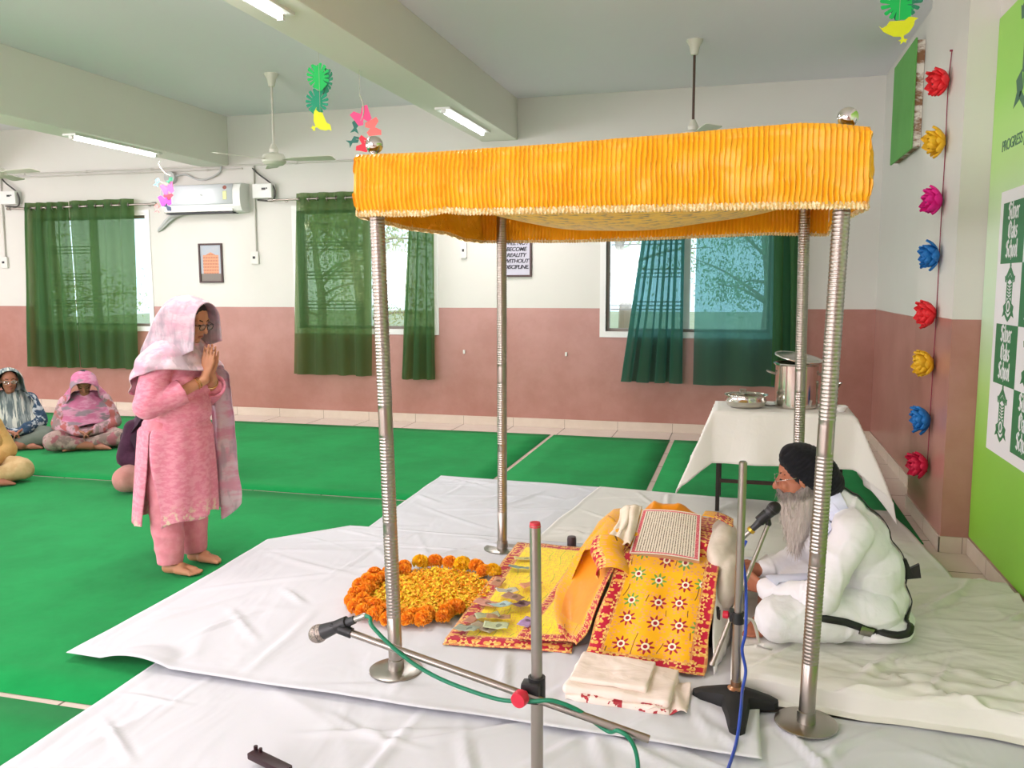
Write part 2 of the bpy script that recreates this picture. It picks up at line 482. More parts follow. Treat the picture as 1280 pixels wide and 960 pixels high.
# ------------------------------------------------------------------ white sheets on the floor
def sheet_mat(name, c):
    k = NT(name); P = k.coord('Object')
    k.set(Base_Color=c, Roughness=.8, Specular_IOR_Level=.2)
    a = k.noise(k.mapping(P, (1.6, .8, 1), (0, 0, .5)), 1.5, 3, .5, .8)
    k.bump(a, .5, .04); return k.m
M_sheet = sheet_mat('white_sheet', 'D5D6DB')
M_sheet2 = sheet_mat('cream_sheet', 'DCDAD4')
def wrinkle(x, y, s=0):
    a = nz(x * 1.6 + s, y * .8 - s); b = nz(x * .7 + s * 2, y * 2.3, s); c = nz(x * 4.5, y * 3.2, s + 5)
    r = 1 - abs(nz(x * 1.3 + .8 * y, y * 1.1 - .5 * x, s + 9)) * 3
    return .45 * max(a, 0) + .4 * max(b, 0) + .18 * c + .5 * max(r, 0) ** 3
def creases(x0, x1, y0, y1, n, seed, ang=0, spread=.9):
    rr = random.Random(seed); L = []
    for i in range(n):
        a = ang + rr.gauss(0, spread); L.append((rr.uniform(x0, x1), rr.uniform(y0, y1), math.cos(a), math.sin(a), rr.uniform(.18, .7), rr.uniform(.010, .028), rr.uniform(.006, .017), rr.uniform(-.5, .5)))
    return L
def crease_h(L, x, y):
    h = 0
    for cx, cy, ca, sa, l, w, a, bend in L:
        dx = x - cx; dy = y - cy; t = (dx * ca + dy * sa) / l
        if abs(t) > 1: continue
        d = (-dx * sa + dy * ca) - bend * l * (t * t - .4) * .4
        if abs(d) > 3.2 * w: continue
        h += a * (1 - t * t) ** 2 * (math.exp(-(d / w) ** 2) - .35 * math.exp(-((d - 1.6 * w) / w) ** 2))
    return h
def sheet(pts, z, amp, label, seed, mat, n=(70, 60), hem=.012, curl=None):
    """pts: left edge polyline (front to back) and right edge polyline"""
    Lp, Rp = pts
    bm = B(); xs_ = [p[0] for q in pts for p in q]; ys_ = [p[1] for q in pts for p in q]
    CR = creases(min(xs_), max(xs_), min(ys_), max(ys_), int(9 * (max(xs_) - min(xs_)) * (max(ys_) - min(ys_))), seed + 40)
    n = (int((max(xs_) - min(xs_)) / .017), int((max(ys_) - min(ys_)) / .02))
    def along(Q, v):
        f = v * (len(Q) - 1); i = min(int(f), len(Q) - 2); t = f - i
        return lerp(Q[i][0], Q[i + 1][0], t), lerp(Q[i][1], Q[i + 1][1], t)
    def fn(u, v):
        a = along(Lp, v); b = along(Rp, v)
        x = lerp(a[0], b[0], u); y = lerp(a[1], b[1], u)
        e = min(u, 1 - u, v, 1 - v)
        if e < .01: x += hem * nz(x * 3, y * 3, seed); y += hem * nz(x * 3, y * 3, seed + 4)
        h = z + (amp * .55 * max(0, wrinkle(x, y, seed)) + max(-.004, crease_h(CR, x, y))) * sst(0, .06, e) + .004 * (e < .012)
        if curl: h += curl(x, y)
        return (x, y, h)
    grid(bm, fn, *n)
    o = obj('floor_sheet', bm, mat, sharp=0); thick(o, .002, 1)
    return tag(o, label, 'sheet', 'white sheets spread on the floor')
sheet(([(-2.34, 4.4), (-2.38, 5.5), (-2.42, 6.60)], [(-1.28, 4.4), (-1.16, 5.5), (-1.04, 6.53)]), .013, .014, 'white floor sheet at the back left behind the canopy', 1, M_sheet)
sheet(([(-1.30, 4.2), (-1.18, 5.5), (-1.06, 6.52)], [(1.16, 4.3), (1.14, 5.0), (1.03, 6.30)]), .018, .018, 'white floor sheet reaching under the cloth covered table', 2, M_sheet2)
sheet(([(-2.38, .3), (-2.35, 2.2), (-2.37, 2.95)], [(1.32, .3), (1.32, 2.0), (1.32, 3.25)]), .013, .026, 'white floor sheet nearest the camera with green carpet at its left', 3, M_sheet, (110, 70))
tipc = lambda x, y: .03 * max(0, 1 - ((x + 2.42) ** 2 + (y - 2.87) ** 2) / .03)
sheet(([(-2.78, 2.87), (-2.77, 3.71), (-2.82, 4.55), (-2.46, 4.97)], [(.10, 2.78), (.1, 3.4), (.1, 4.2), (.1, 4.95)]), .036, .022, 'white floor sheet under the marigolds with a loose corner on the carpet', 4, M_sheet, (110, 80), curl=tipc)

# mattress under the white sheet at the right
k = NT('mattress_sheet'); P = k.coord('Object')
k.set(Base_Color='E2DFD8', Roughness=.8, Specular_IOR_Level=.2)
a = k.noise(k.mapping(P, (.9, 2.2, 2), (0, 0, -.45)), 1.8, 3, .5, .8); k.bump(a, .55, .05); M_mcover = k.m
mt = thing('floor_mattress', 'low floor mattress covered in a white sheet under the reader', 'mattress', (.65, 3.9, 0))
bm = B()
X0, X1, Y0, Y1, H = -.01, 1.31, 3.20, 4.66, .115
MCR = creases(.1, 1.35, 3.1, 4.6, 46, 77, .35, .5)
def mfn(u, v):
    # cross profile: floor apron - side - top - side
    x = lerp(X0, X1, u)
    s = [(Y0 - .03, .028), (Y0 + .002, .036), (Y0 + .01, .100), (Y0 + .03, H), (Y1 - .04, H), (Y1, .1), (Y1 + .04, .045)]
    f = v * 12
    if f < 3: i = int(f); t = f - i
    elif f < 9: i = 3; t = (f - 3) / 6
    else: i = min(4 + int((f - 9) / 1.5), 5); t = (f - 9) / 1.5 - (i - 4)
    y = lerp(s[i][0], s[i + 1][0], t); z = lerp(s[i][1], s[i + 1][1], t)
    if y < 3.5: y += pw([(.3, .012), (.7, -.02), (1.3, -.10)], x) + .012 * math.sin(x * 9 + .6) + .012 * nz(x * 6, z * 5)
    if z > .095: z += (.014 * max(0, wrinkle(x * 1.2, y * 1.4, 11)) + max(-.003, 1.2 * crease_h(MCR, x, y))) * sst(X0, X0 + .15, x)
    z *= lerp(.35, 1, sst(X0 - .03, X0 + .05, x))
    return (x, y, z)
grid(bm, mfn, 150, 132)
o = obj('cover_sheet', bm, M_mcover, mt, True, True, sharp=0)
bm = B(); box(bm, X0 + .03, X1 - .01, Y0 + .05, Y1 - .06, .022, H - .02, .02); obj('foam', bm, M_sheet2, mt, True, True)

# ------------------------------------------------------------------ canopy on four steel posts
can = thing('canopy', 'orange pleated ceremonial canopy on four ribbed steel posts', 'canopy', (-.53, 3.9, 0))
def satin(name, c1, c2):
    k = NT(name); P = k.coord('Object')
    k.set(Base_Color=k.mix(k.noise(P, 14, 3), c1, c2), Roughness=.38, Specular_IOR_Level=.45, Sheen_Weight=.15)
    k.bump(k.noise(k.mapping(P, (9, 9, 3)), 1.5, 4), .3, .01)
    return k.m
M_orange = satin('orange_satin', 'F8A406', 'FDB612')
M_trim = cloth('gold_lace', 'D8B26A', 'F2E2B8', 90, .5, .2)
def ribbed(base, top, nm=None):
    p = obj_pole = None
    bm = B(); b = Vector(base); tp = Vector(top); L = (tp - b).length; r = .0285
    prof = [(r, 0), (r, .23)]
    z = .23
    while z < L - .16:
        if abs(z - L * .5) < .06 or abs(z - L * .29) < .02: prof.append((r, z))
        else: prof += [(r - .0007, z + .001), (r + .0008, z + .0045), (r + .0008, z + .0085), (r - .0007, z + .012)]
        z += .0135
    prof += [(r, L - .15), (r, L)]
    lathe(bm, prof, 20, frame_to(b, tp - b))
    p = obj('post', bm, M_steel, can, True, True, sharp=60)
    bm = B(); lathe(bm, [(.001, 0), (.108, 0), (.110, .003), (.110, .007), (.106, .009), (.034, .010), (.032, .05), (.0288, .052)], 40, Matrix.Translation(b), caps=False)
    obj('base_plate', bm, M_steelb, p, True, True, sharp=35)
    bm = B(); lathe(bm, [(.020, -.012), (.020, .0), (.012, .006), (.012, .012)] + [(max(.034 * math.sin(PI * i / 16), .0005), .044 - .034 * math.cos(PI * i / 16)) for i in range(2, 17)], 24, Matrix.Translation(tp))
    obj('finial', bm, M_chrome, p, True, True, sharp=35)
    return p
ZS = .038
ribbed((-1.335, 3.08, ZS), (-1.382, 3.08, 2.098)); ribbed((.259, 3.08, .030), (.316, 3.08, 2.110))
ribbed((-1.354, 4.743, ZS), (-1.349, 4.743, 2.13)); ribbed((.315, 4.743, .034), (.293, 4.743, 2.13))

def valance(P0, P1, n, top, bot, bulge, pleats, flat0=0):
    """knife pleated strip: local u along P0->P1, v from bottom to top"""
    bm = B(); P0 = Vector(P0); P1 = Vector(P1); n = Vector(n); rng = random.Random(int(P0.x * 100))
    ph = [rng.uniform(-.25, .25) for _ in range(pleats + 2)]
    def fn(u, v):
        f = u * pleats; i = int(f); t = f - i
        zt, zb = top(u), bot(u)
        wv = .18 * nz(u * 30, v * 3.0, 2) + .22 * math.sin(v * 5 + u * 9) * nz(u * 11, 7)
        t2 = (t + wv * (v - .1)) % 1.0
        d = .011 * (t2 ** 1.5) * (1.0 if v < .93 else .6) * (1 + .7 * nz(u * 23, v * 2, 4)) - .003 + .006 * nz(u * 34, v * 5) - .003 * math.exp(-((v - .52) / .02) ** 2)
        if v > .9: d += .006 * math.sin(PI * (v - .9) / .1 * 1.5)
        p = P0.lerp(P1, u) + n * (d + bulge(u, v) + .010 * nz(u * 7, v * 2, P0.y))
        return (p.x, p.y, lerp(zb, zt, v))
    grid(bm, fn, pleats * 8, 26)
    o = obj('valance', bm, M_orange, can, True, True, sharp=0)
    bm = B()
    def tf(u, v):
        p = P0.lerp(P1, u) + n * (.006 + .006 * math.sin(u * pleats * 2 * PI * 1.3) * v + bulge(u, 0) + .010 * nz(u * 7, 0, P0.y))
        return (p.x, p.y, bot(u) + .008 - .024 * v + .003 * math.sin(u * pleats * 9))
    grid(bm, tf, pleats * 6, 3)
    obj('trim', bm, M_trim, o, True, True, sharp=0)
    return o
valance((-1.436, 3.022, 0), (.380, 3.022, 0), (0, -1, 0),
        lambda u: pw([(0, 2.100), (.15, 2.098), (.42, 2.106), (.7, 2.124), (.88, 2.136), (.94, 2.128), (1, 2.112)], u),
        lambda u: pw([(0, 1.884), (.15, 1.878), (.2, 1.888), (.25, 1.879), (.55, 1.876), (.85, 1.872), (.95, 1.868), (1, 1.866)], u),
        lambda u, v: .02 * math.sin(PI * v) * (1 + .6 * nz(u * 4, v)) , 104)
valance((-1.432, 3.008, 0), (-1.475, 4.825, 0), (-1, 0, 0), lambda u: 2.10 - .02 * math.sin(PI * u),
        lambda u: pw([(0, 1.884), (.3, 1.868), (.6, 1.878), (.8, 1.862), (1, 1.868)], u), lambda u, v: .02 * math.sin(PI * v) * sst(.02, .12, u) - .012 * sst(.05, 0, u), 96)
valance((-1.505, 4.80, 0), (.42, 4.80, 0), (0, 1, 0), lambda u: 2.10, lambda u: pw([(0, 1.868), (.3, 1.862), (.6, 1.872), (.85, 1.884), (1, 1.872)], u), lambda u, v: .015 * math.sin(PI * v), 96)
valance((.376, 3.008, 0), (.41, 4.80, 0), (1, 0, 0), lambda u: 2.112 - .02 * math.sin(PI * u),
        lambda u: pw([(0, 1.866), (.2, 1.875), (.6, 1.89), (.85, 1.90), (1, 1.875)], u), lambda u, v: .014 * math.sin(PI * v) * sst(0, .04, u), 96)
# sagging patterned ceiling cloth
k = NT('canopy_lining'); U = k.uvmap()
pet, cen, sc_, r = k.flowers(k.mapping(U, (1, 2.6, 1)), 11, 5, .42, .8)
x, y, _ = k.xyz(U)
vine = (((x * 38 + k.noise(U, 6, 2) * 6).sin() * .12 + y * 14).mod(1.0)).lt(.05)
c = k.mix(vine, k.mix(k.noise(U, 9), 'FFC400', 'FFD21A'), 'D09A20'); c = k.mix(pet, c, 'D9A636'); c = k.mix(cen, c, '8A6E2A')
k.set(Base_Color=c, Roughness=.5, Sheen_Weight=.2); k.bump(k.noise(U, 12, 4), .25, .01); M_lining = k.m
bm = B()
def cf(u, v):
    x = lerp(-1.425, .375, u); y = lerp(3.04, 4.79, v)
    s = (math.sin(PI * u) * math.sin(PI * v)) ** .55
    return (x, y, 2.075 - .215 * s - .012 * nz(x * 3, y * 3) * s)
grid(bm, cf, 60, 60, lambda u, v: (u * 1.8, v * 1.75)); obj('ceiling_cloth', bm, M_lining, can, True, True, sharp=0)
bm = B()
for a, b in (((-1.38, 3.08), (.316, 3.08)), ((-1.35, 4.743), (.293, 4.743)), ((-1.38, 3.08), (-1.35, 4.743)), ((.316, 3.08), (.293, 4.743))):
    rod(bm, (*a, 2.09), (*b, 2.09), .011)
obj('top_rail', bm, M_steel, can, True, True)

# ------------------------------------------------------------------ marigold rangoli
rng = random.Random(4)
def marigold_bm(seed):
    r_ = random.Random(seed); bm = B()
    ellipsoid(bm, (0, 0, .021), (.021, .021, .017), seg=12)
    n = 150
    for i in range(n):
        h = 1 - 1.55 * (i + .5) / n; a = i * 2.39996
        d = Vector((math.sqrt(max(0, 1 - h * h)) * math.cos(a), math.sqrt(max(0, 1 - h * h)) * math.sin(a), h))
        d = (d + Vector((r_.uniform(-.2, .2), r_.uniform(-.2, .2), r_.uniform(-.2, .2)))).normalized()
        s = d.cross(Vector((r_.uniform(-1, 1), r_.uniform(-1, 1), r_.uniform(-1, 1)))).normalized()
        c = Vector((0, 0, .022)) + Vector((d.x * .019, d.y * .019, d.z * .015))
        tp = c + d * .0115; up = d.cross(s)
        w = .0058; q = [c - s * w * .6, c + s * w * .6, tp + s * w + up * .003, tp + d * .002, tp - s * w - up * .002]
        vs = [bm.verts.new(p) for p in q]; bm.faces.new((vs[0], vs[1], vs[2], vs[3])); bm.faces.new((vs[0], vs[3], vs[4]))
    return bm
M_mari = cloth('orange_marigold', 'FF9E1A', 'FFB436', 60, .7, 0, weave=False)
M_mariy = cloth('yellow_marigold', 'FFC810', 'FFDA30', 60, .7, 0, weave=False)
protos = []
for kx, m in ((0, M_mari), (1, M_mari), (2, M_mariy)):
    protos.append(obj('marigold', marigold_bm(kx), m, sharp=0))
CX, CY, ZR = -1.515, 3.895, .055
nfl = 0
def marigold(x, y, s, kind, label, grp, z=ZR):
    global nfl
    p = protos[kind]
    if not p.get('label'): o = p
    else: o = p.copy(); COL.objects.link(o)
    o.location = (x, y, z - .004); o.scale = (s, s, s); o.rotation_euler = (rng.uniform(-.3, .3), rng.uniform(-.3, .3), rng.uniform(0, 6))
    tag(o, label, 'flower', grp); nfl += 1
ring = []
for i in range(27):
    a = 2 * PI * i / 27
    ring.append((a, .385))
for i in range(18): ring.append((2 * PI * (i + .5) / 27 + PI * .72, .325))
for i, (a, rr) in enumerate(ring):
    x = CX + (rr + rng.uniform(-.012, .012)) * math.cos(a) * .92; y = CY + (rr + rng.uniform(-.012, .012)) * math.sin(a) * 1.06
    if x > -1.245 + .02 * (y - 3.9): continue
    yel = i in (6, 9)
    if yel: marigold(x, y, 1.55, 2, ['yellow marigold head at the back of the flower ring left of the post gap', 'yellow marigold head at the back of the ring near the rear post'][i == 6], 'yellow marigolds in the ring')
    else: marigold(x, y, rng.uniform(1.22, 1.5), i % 2, 'orange marigold head in the flower ring on the white sheet', 'orange marigolds in the ring')
marigold(-1.262, 4.22, 1.5, 2, 'yellow marigold head at the right of the ring touching the yellow cloth', 'yellow marigolds in the ring')
k = NT('loose_petals'); oi = k.n('ShaderNodeNewGeometry')
k.set(Base_Color=k.mix(k.step(.2, .8, oi.outputs['Random Per Island']), 'FB9A0A', 'FFE030'), Roughness=.7); M_petals = k.m
bm = B(); lathe(bm, [(.33, 0), (.33, .004), (0, .006)], 40, Matrix.Translation((CX, CY, ZR - .004)) @ Matrix.Diagonal((.95, 1.05, 1, 1)))
for i in range(5200):
    r_ = .34 * math.sqrt(rng.random()); a = rng.uniform(0, 2 * PI)
    c = Vector((CX + r_ * math.cos(a) * .95, CY + r_ * math.sin(a) * 1.05, ZR + rng.uniform(.002, .016)))
    e = Euler((rng.uniform(-.7, .7), rng.uniform(-.7, .7), rng.uniform(0, 6))).to_matrix(); s = rng.uniform(.010, .016)
    vs = [bm.verts.new(c + e @ Vector(p)) for p in ((-s, 0, 0), (0, -s * .45, .001), (s, 0, .003), (0, s * .45, .001))]
    bm.faces.new(vs)
o = obj('marigold_petals', bm, M_petals, sharp=0); tag(o, 'loose yellow and orange petals filling the marigold ring', 'petals', kind='stuff')
# ------------------------------------------------------------------ embroidered cloths
def embroidered(name, W, H, base, base2, sides, bw, flower_scale, fcol, seedcol=True, big=True):
    """sides: which edges carry the red border: l r b t (uv in metres)"""
    k = NT(name); U = k.uvmap(); x, y, _ = k.xyz(U)
    b = None
    ds = []
    if 'l' in sides: ds.append(x)
    if 'r' in sides: ds.append(W - x)
    if 'b' in sides: ds.append(y)
    if 't' in sides: ds.append(H - y)
    d = ds[0]
    for q in ds[1:]: d = d.min(q)
    border = d.lt(bw)
    # field
    f = k.mix(k.noise(U, 9, 4), base, base2)
    pet2, cen2, c2, r2 = k.flowers(k.mapping(U, (1, 1.5, 1), loc=(.3, .2, 0)), flower_scale * 2.3, 3, .40, .8)
    ringm = pet2 * r2.gt(.17)
    f = k.mix(ringm, f, fcol[0])
    vine = ((x * flower_scale + (y * 26).sin() * .10 + k.noise(U, 5, 1) * .5).mod(1.0)).lt(.04) * k.noise(k.mapping(U, (9, 6, 1), loc=(2, 7, 0)), 1, 1).gt(.54)
    f = k.mix(vine, f, fcol[1])
    if big:
        pet, cen, c, r = k.flowers(U, flower_scale, 8, .36, .38, .34)
        cr, cg, cb = k.xyz(c)
        pc = k.mix(cr.gt(.45), fcol[2], fcol[3])
        f = k.mix(r.lt(.37) * r.gt(.1) * pet, f, pc); f = k.mix(r.lt(.16) * r.gt(.085), f, 'EFE6C8'); f = k.mix(r.lt(.085), f, 'A01330')
    # border: gold flowers and leaves on red, dotted edging
    pb, cb_, col, rb = k.flowers(U, 1 / (bw * .82), 6, .40, .25, .34)
    pl, _, _, rl = k.flowers(k.mapping(U, (1, 1, 1), loc=(bw * .41, bw * .41, 0)), 1 / (bw * .62), 2, .40, .6, .2)
    g = k.mix(pl, k.mix(k.noise(U, 14), 'B30A2E', 'C8173C'), 'E8A94E'); g = k.mix(pb, g, 'F2C871'); g = k.mix(cb_, g, 'B30A2E')
    dots = ((x + y) * 170).mod(1.0).gt(.5)
    edge = (d - bw * .93).abs().lt(bw * .06)
    edge2 = (d - bw * .07).abs().lt(bw * .07)
    g = k.mix(edge.max(edge2) * dots, g, 'F0C070')
    f = k.mix(border, f, g)
    k.set(Base_Color=f, Roughness=.6, Sheen_Weight=.15, Specular_IOR_Level=.3)
    k.bump(k.noise(k.mapping(U, (1, .6, 1)), 9, 4, .55, .5), .3, .012)
    return k.m
M_flat = embroidered('yellow_printed_cloth', .58, 1.49, 'FFE000', 'FFEC20', 'lbt', .085, 13, ('F0B050', '9AAE20', 'D99A30', 'C9D060'), big=False)
M_flat2 = embroidered('yellow_printed_panel', .40, 1.40, 'FFDC00', 'FFEA1A', 'lb', .075, 13, ('F0B050', '9AAE20', 'D99A30', 'C9D060'), big=False)
M_rum = embroidered('yellow_flower_cloth', .50, .60, 'F4AE06', 'FABC12', 'lrb', .068, 9.2, ('E9A06A', '7B4A14', '6F9E3E', 'A5152F'))
M_swath = embroidered('orange_flower_cloth', .30, .95, 'EBA510', 'F0B41C', 'rb', .06, 9, ('E9A06A', '7B4A14', '6F9E3E', 'A5152F'), big=False)
M_cover = embroidered('saffron_flower_cloth', .9, .60, 'E9A60C', 'F0B31A', 'r', .07, 9, ('E9A06A', '7B4A14', '6F9E3E', 'A5152F'), big=False)
M_lin = satin('orange_lining', 'E58A06', 'EE9A10')

def quad(bm, P00, P10, P01, P11, nu, nv, W, H, dz=None, mi=0):
    P00, P10, P01, P11 = map(Vector, (P00, P10, P01, P11))
    def fn(u, v):
        p = P00.lerp(P10, u).lerp(P01.lerp(P11, u), v)
        if dz: p += Vector(dz(u, v, p))
        return p
    return grid(bm, fn, nu, nv, lambda u, v: (u * W, v * H), mi)

# flat cloth in front of the reading stand, with a second fold lying over it
bm = B()
quad(bm, (-1.225, 3.335, .066), (-.665, 3.40, .066), (-1.275, 4.80, .070), (-.80, 4.80, .070), 40, 80, .58, 1.49,
     lambda u, v, p: (.012 * nz(p.y * 3, 1) * (u < .02), .02 * nz(p.x * 4, 2) * (v < .02), .010 * max(0, nz(p.x * 5, p.y * 2.5)) - .014 * sst(.03, 0, v)))
o = obj('printed_cloth', bm, M_flat, sharp=0); thick(o, .003, -1)
tag(o, 'yellow cloth with red flowered border lying flat under the scattered banknotes', 'cloth')
bm = B()
quad(bm, (-.915, 3.405, .083), (-.69, 3.415, .088), (-.865, 4.66, .084), (-.60, 4.60, .10), 26, 70, .40, 1.40,
     lambda u, v, p: (0, 0, .012 * max(0, nz(p.x * 6, p.y * 3, 4)) + .02 * u * (.5 + nz(p.y * 4, 9))))
o = obj('folded_cloth_panel', bm, M_flat2, sharp=0); thick(o, .003, -1)
tag(o, 'folded yellow panel edged in red overlapping the flat cloth beside the reading stand', 'cloth')

# reading stand (cot) with cushions
cot = thing('scripture_stand', 'low cushioned stand hidden under cloths carrying the open scripture', 'stand', (-.36, 3.9, .052))
bm = B(); box(bm, -.57, -.06, 3.62, 4.42, .17, .20, .006); obj('bed_frame', bm, M_wood, cot, False, True)
for x, y in ((-.54, 3.70), (-.09, 3.63), (-.61, 4.39), (-.09, 4.39)):
    bm = B(); lathe(bm, [(.022, 0), (.026, .02), (.018, .06), (.026, .1), (.026, .17)], 16, Matrix.Translation((x, y, .052))); obj('leg', bm, M_dark, cot, True, True)
M_cushion = cloth('white_cushion', 'ECE8E4', None, bump=.4, bscale=(5, 5, 5), bdist=.02)
bm = B()
cap(bm, (-.55, 3.90, .26), (-.56, 4.38, .30), .07, .10); cap(bm, (-.14, 3.72, .26), (-.14, 4.38, .30), .07, .10)
box(bm, -.56, -.12, 3.74, 4.42, .19, .33); cap(bm, (-.36, 3.95, .27), (-.36, 4.35, .31), .08, .09)
bm = fuse(bm, .014, 8); obj('cushion', bm, M_cushion, cot, True, True, sharp=0)
bm = B()      # white under cloth showing at the right of the drape
quad(bm, (-.075, 3.36, .045), (-.02, 3.66, .045), (-.10, 3.70, .33), (-.045, 4.0, .33), 16, 16, 1, 1, lambda u, v, p: (.01 * nz(u * 5, v * 2), .01 * nz(u * 6, v * 3, 3), 0))
o = obj('under_cloth', bm, M_cushion, cot, True, True, sharp=0); thick(o, .004)

# front drape
bm = B()
def drape(u, v):
    w = lerp(.50, .435, v); xc = lerp(-.362, -.288, v); x = xc + (u - .5) * w
    y = pw([(0, 3.335), (.06, 3.36), (.85, 3.70), (.93, 3.78), (1, 3.90)], v) - .03 * (u - .5)
    z = pw([(0, .050), (.06, .056), (.85, .345), (.93, .366), (1, .372)], v) + .03 * (.5 - u) * v
    f = .012 * math.sin(u * 17 + 2 * v) * (1 - v) + .012 * nz(u * 4, v * 3) * (1 - abs(2 * v - 1))
    return (x + .01 * nz(v * 4, 1) * (u < .02 or u > .98), y - f, z + f * .5 + .002)
grid(bm, drape, 50, 60, lambda u, v: (u * .50, v * .60))
o = obj('drape_cloth', bm, M_rum, sharp=0); thick(o, .003, 1)
tag(o, 'amber cloth embroidered with flowers and edged in red hanging down the front of the stand', 'cloth')
# cover over the left side and the top
bm = B()
def cover(u, v):
    y = lerp(3.86, 4.46, v)
    x = pw([(0, -.80), (.12, -.775), (.35, -.70), (.5, -.62), (.6, -.54), (1, -.10)], u)
    z = pw([(0, .10), (.12, .16), (.35, .36), (.5, .425), (.6, .43), (1, .40)], u)
    z += .03 * math.sin(PI * v) * sst(.2, .55, u) - .17 * sst(.80, 1, v) * sst(0, .3, u) - .05 * sst(.12, 0, v) * sst(.3, .5, u)
    g = .016 * nz(x * 7, y * 4, 3)
    return (x - .09 * sst(.3, 0, v) * sst(.5, .1, u) * 0 + g, y + .04 * sst(.4, 0, u), max(z + g, .09))
grid(bm, cover, 60, 40, lambda u, v: (u * .9, v * .6))
o = obj('cover_cloth', bm, M_cover, sharp=0); thick(o, .003, 1)
tag(o, 'saffron flowered cloth bulging over the left side of the reading stand', 'cloth')
# swath falling from the stand to the flat cloth: flowered outside, plain lining inside
bm = B()
rows = [((-.73, 3.46, .108), (-.640, 3.365, .10)), ((-.80, 3.66, .125), (-.605, 3.43, .135)), ((-.825, 3.84, .16), (-.585, 3.50, .20)),
        ((-.80, 3.93, .21), (-.560, 3.585, .275)), ((-.755, 3.95, .30), (-.530, 3.66, .335)), ((-.69, 3.99, .40), (-.50, 3.78, .372)), ((-.62, 4.10, .468), (-.47, 3.92, .40))]
Lc = catmull([r[0] for r in rows], 8); Rc = catmull([r[1] for r in rows], 8)
def sw(u, v):
    i = min(int(round(v * (len(Lc) - 1))), len(Lc) - 1)
    p = Lc[i].lerp(Rc[i], u)
    sag = math.sin(PI * u) * math.sin(PI * v)
    return p + Vector((.028 * sag, .035 * sag, -.018 * sag)) + Vector((0, 0, .007 * math.sin(u * 9 + v * 6)))
grid(bm, sw, 24, len(Lc) - 1, lambda u, v: (u * .30, v * .95))
uvl = bm.loops.layers.uv['uv']
for f in bm.faces:
    uu, vv = f.loops[0][uvl].uv
    if .045 < uu < .215 and .14 < vv < .66: f.material_index = 1
o = obj('hanging_swath', bm, [M_swath, M_lin], sharp=0)
m = o.modifiers.new('thick', 'SOLIDIFY'); m.thickness = .004; m.offset = 1; m.material_offset = 0
tag(o, 'red edged orange swath of cloth falling from the stand onto the flat cloth', 'cloth')
bm = B()      # folded over edge at the front left corner of the stand with the orange lining showing
def fold(u, v):
    a = lerp(-.2, 1.15 * PI, u)
    y = lerp(3.68, 3.84, v)
    return (-.535 + .075 * math.cos(a) - .05 * v + .01 * math.sin(v * 7), y - .03 * math.sin(a), .305 + .052 * math.sin(a) + .10 * v)
grid(bm, fold, 26, 14, lambda u, v: (.16 + .14 * u, .7 + v * .2))
o = obj('turned_fold', bm, M_swath, sharp=0); thick(o, .004)
tag(o, 'red bordered fold of cloth curling beside the lower left corner of the open book', 'cloth')
bm = B()      # crumpled orange lining rising behind the book
def hump(u, v):
    x = lerp(-.50, -.16, u); h = math.sin(PI * min(1, u * 1.25 + .05)) if u < .8 else math.sin(PI * 1.05) 
    h = pw([(0, .15), (.25, 1.0), (.38, .86), (.6, .92), (.8, .55), (1, .25)], u)
    a = v * PI
    return (x, 4.31 - .055 * math.cos(a) + .02 * nz(x * 9, v), .40 + .105 * h * math.sin(a) + .012 * nz(x * 18, v * 3) * math.sin(a))
grid(bm, hump, 40, 16); o = obj('lining_fold', bm, M_lin, sharp=0); thick(o, .004)
tag(o, 'plain orange fold of cloth standing up behind the top of the open book', 'cloth')

# the open book: page block, printed page with pink borders
k = NT('printed_page'); U = k.uvmap(); x, y, _ = k.xyz(U)
ex = x.min(1 - x); ey = y.min(1 - y)
inb = (ex.gt(.085)) * (ey.gt(.05))
ln = (x * 26).mod(1.0); line = ln.gt(.40) * ln.lt(.80)
glyph = k.noise(k.mapping(U, (60, 85, 1)), 1, 2).gt(.44)
ink = k.mix(k.noise(U, 5, 2), '6B6F5C', '6A4632')
txt = inb * line * glyph
band = ex.gt(.022) * ex.lt(.07) * ey.gt(.03)
outl = (ey - .035).abs().lt(.012) * ex.gt(.02)
c = k.mix(txt, k.mix(k.noise(U, 3), 'EADFCB', 'F0E6D6'), ink)
orn = k.noise(k.mapping(U, (50, 60, 1)), 1, 2).gt(.56)
c = k.mix(band.max(outl), c, k.mix(orn, 'D9556A', 'EBA8A0'))
k.set(Base_Color=c, Roughness=.7); M_page = k.m
k = NT('page_edges'); P = k.coord('Object'); x, y, z = k.xyz(P)
k.set(Base_Color=k.mix(k.noise(k.mapping(P, (3, 3, 300)), 1, 2), 'A9714A', 'D9AE86'), Roughness=.8); M_edge = k.m
bk = thing('open_book', 'open scripture with closely printed page and pink borders on the stand', 'book', (-.31, 3.79, .372))
PB = [Vector((-.475, 3.795, .352)), Vector((-.160, 3.785, .345)), Vector((-.455, 4.14, .470)), Vector((-.170, 4.14, .463))]
def page(u, v, h=0):
    p = PB[0].lerp(PB[1], u).lerp(PB[2].lerp(PB[3], u), v)
    return p + Vector((0, -.01, .03)) * h + Vector((0, 0, .010 * math.sin(PI * u)))
bm = B(); grid(bm, lambda u, v: page(u, v, 1.05), 24, 16); obj('page', bm, M_page, bk, True, True, sharp=0)
bm = B(); t = bmesh.new()
vs = [[t.verts.new(page(u, v, h)) for u, v in ((0, 0), (.5, 0), (1, 0), (1, 1), (.5, 1), (0, 1))] for h in (-.25, 1)]
for i in range(6): j = (i + 1) % 6; t.faces.new((vs[0][i], vs[0][j], vs[1][j], vs[1][i]))
t.faces.new(vs[1]); t.faces.new(list(reversed(vs[0]))); merge(bm, t); obj('page_block', bm, M_edge, bk, False, True)
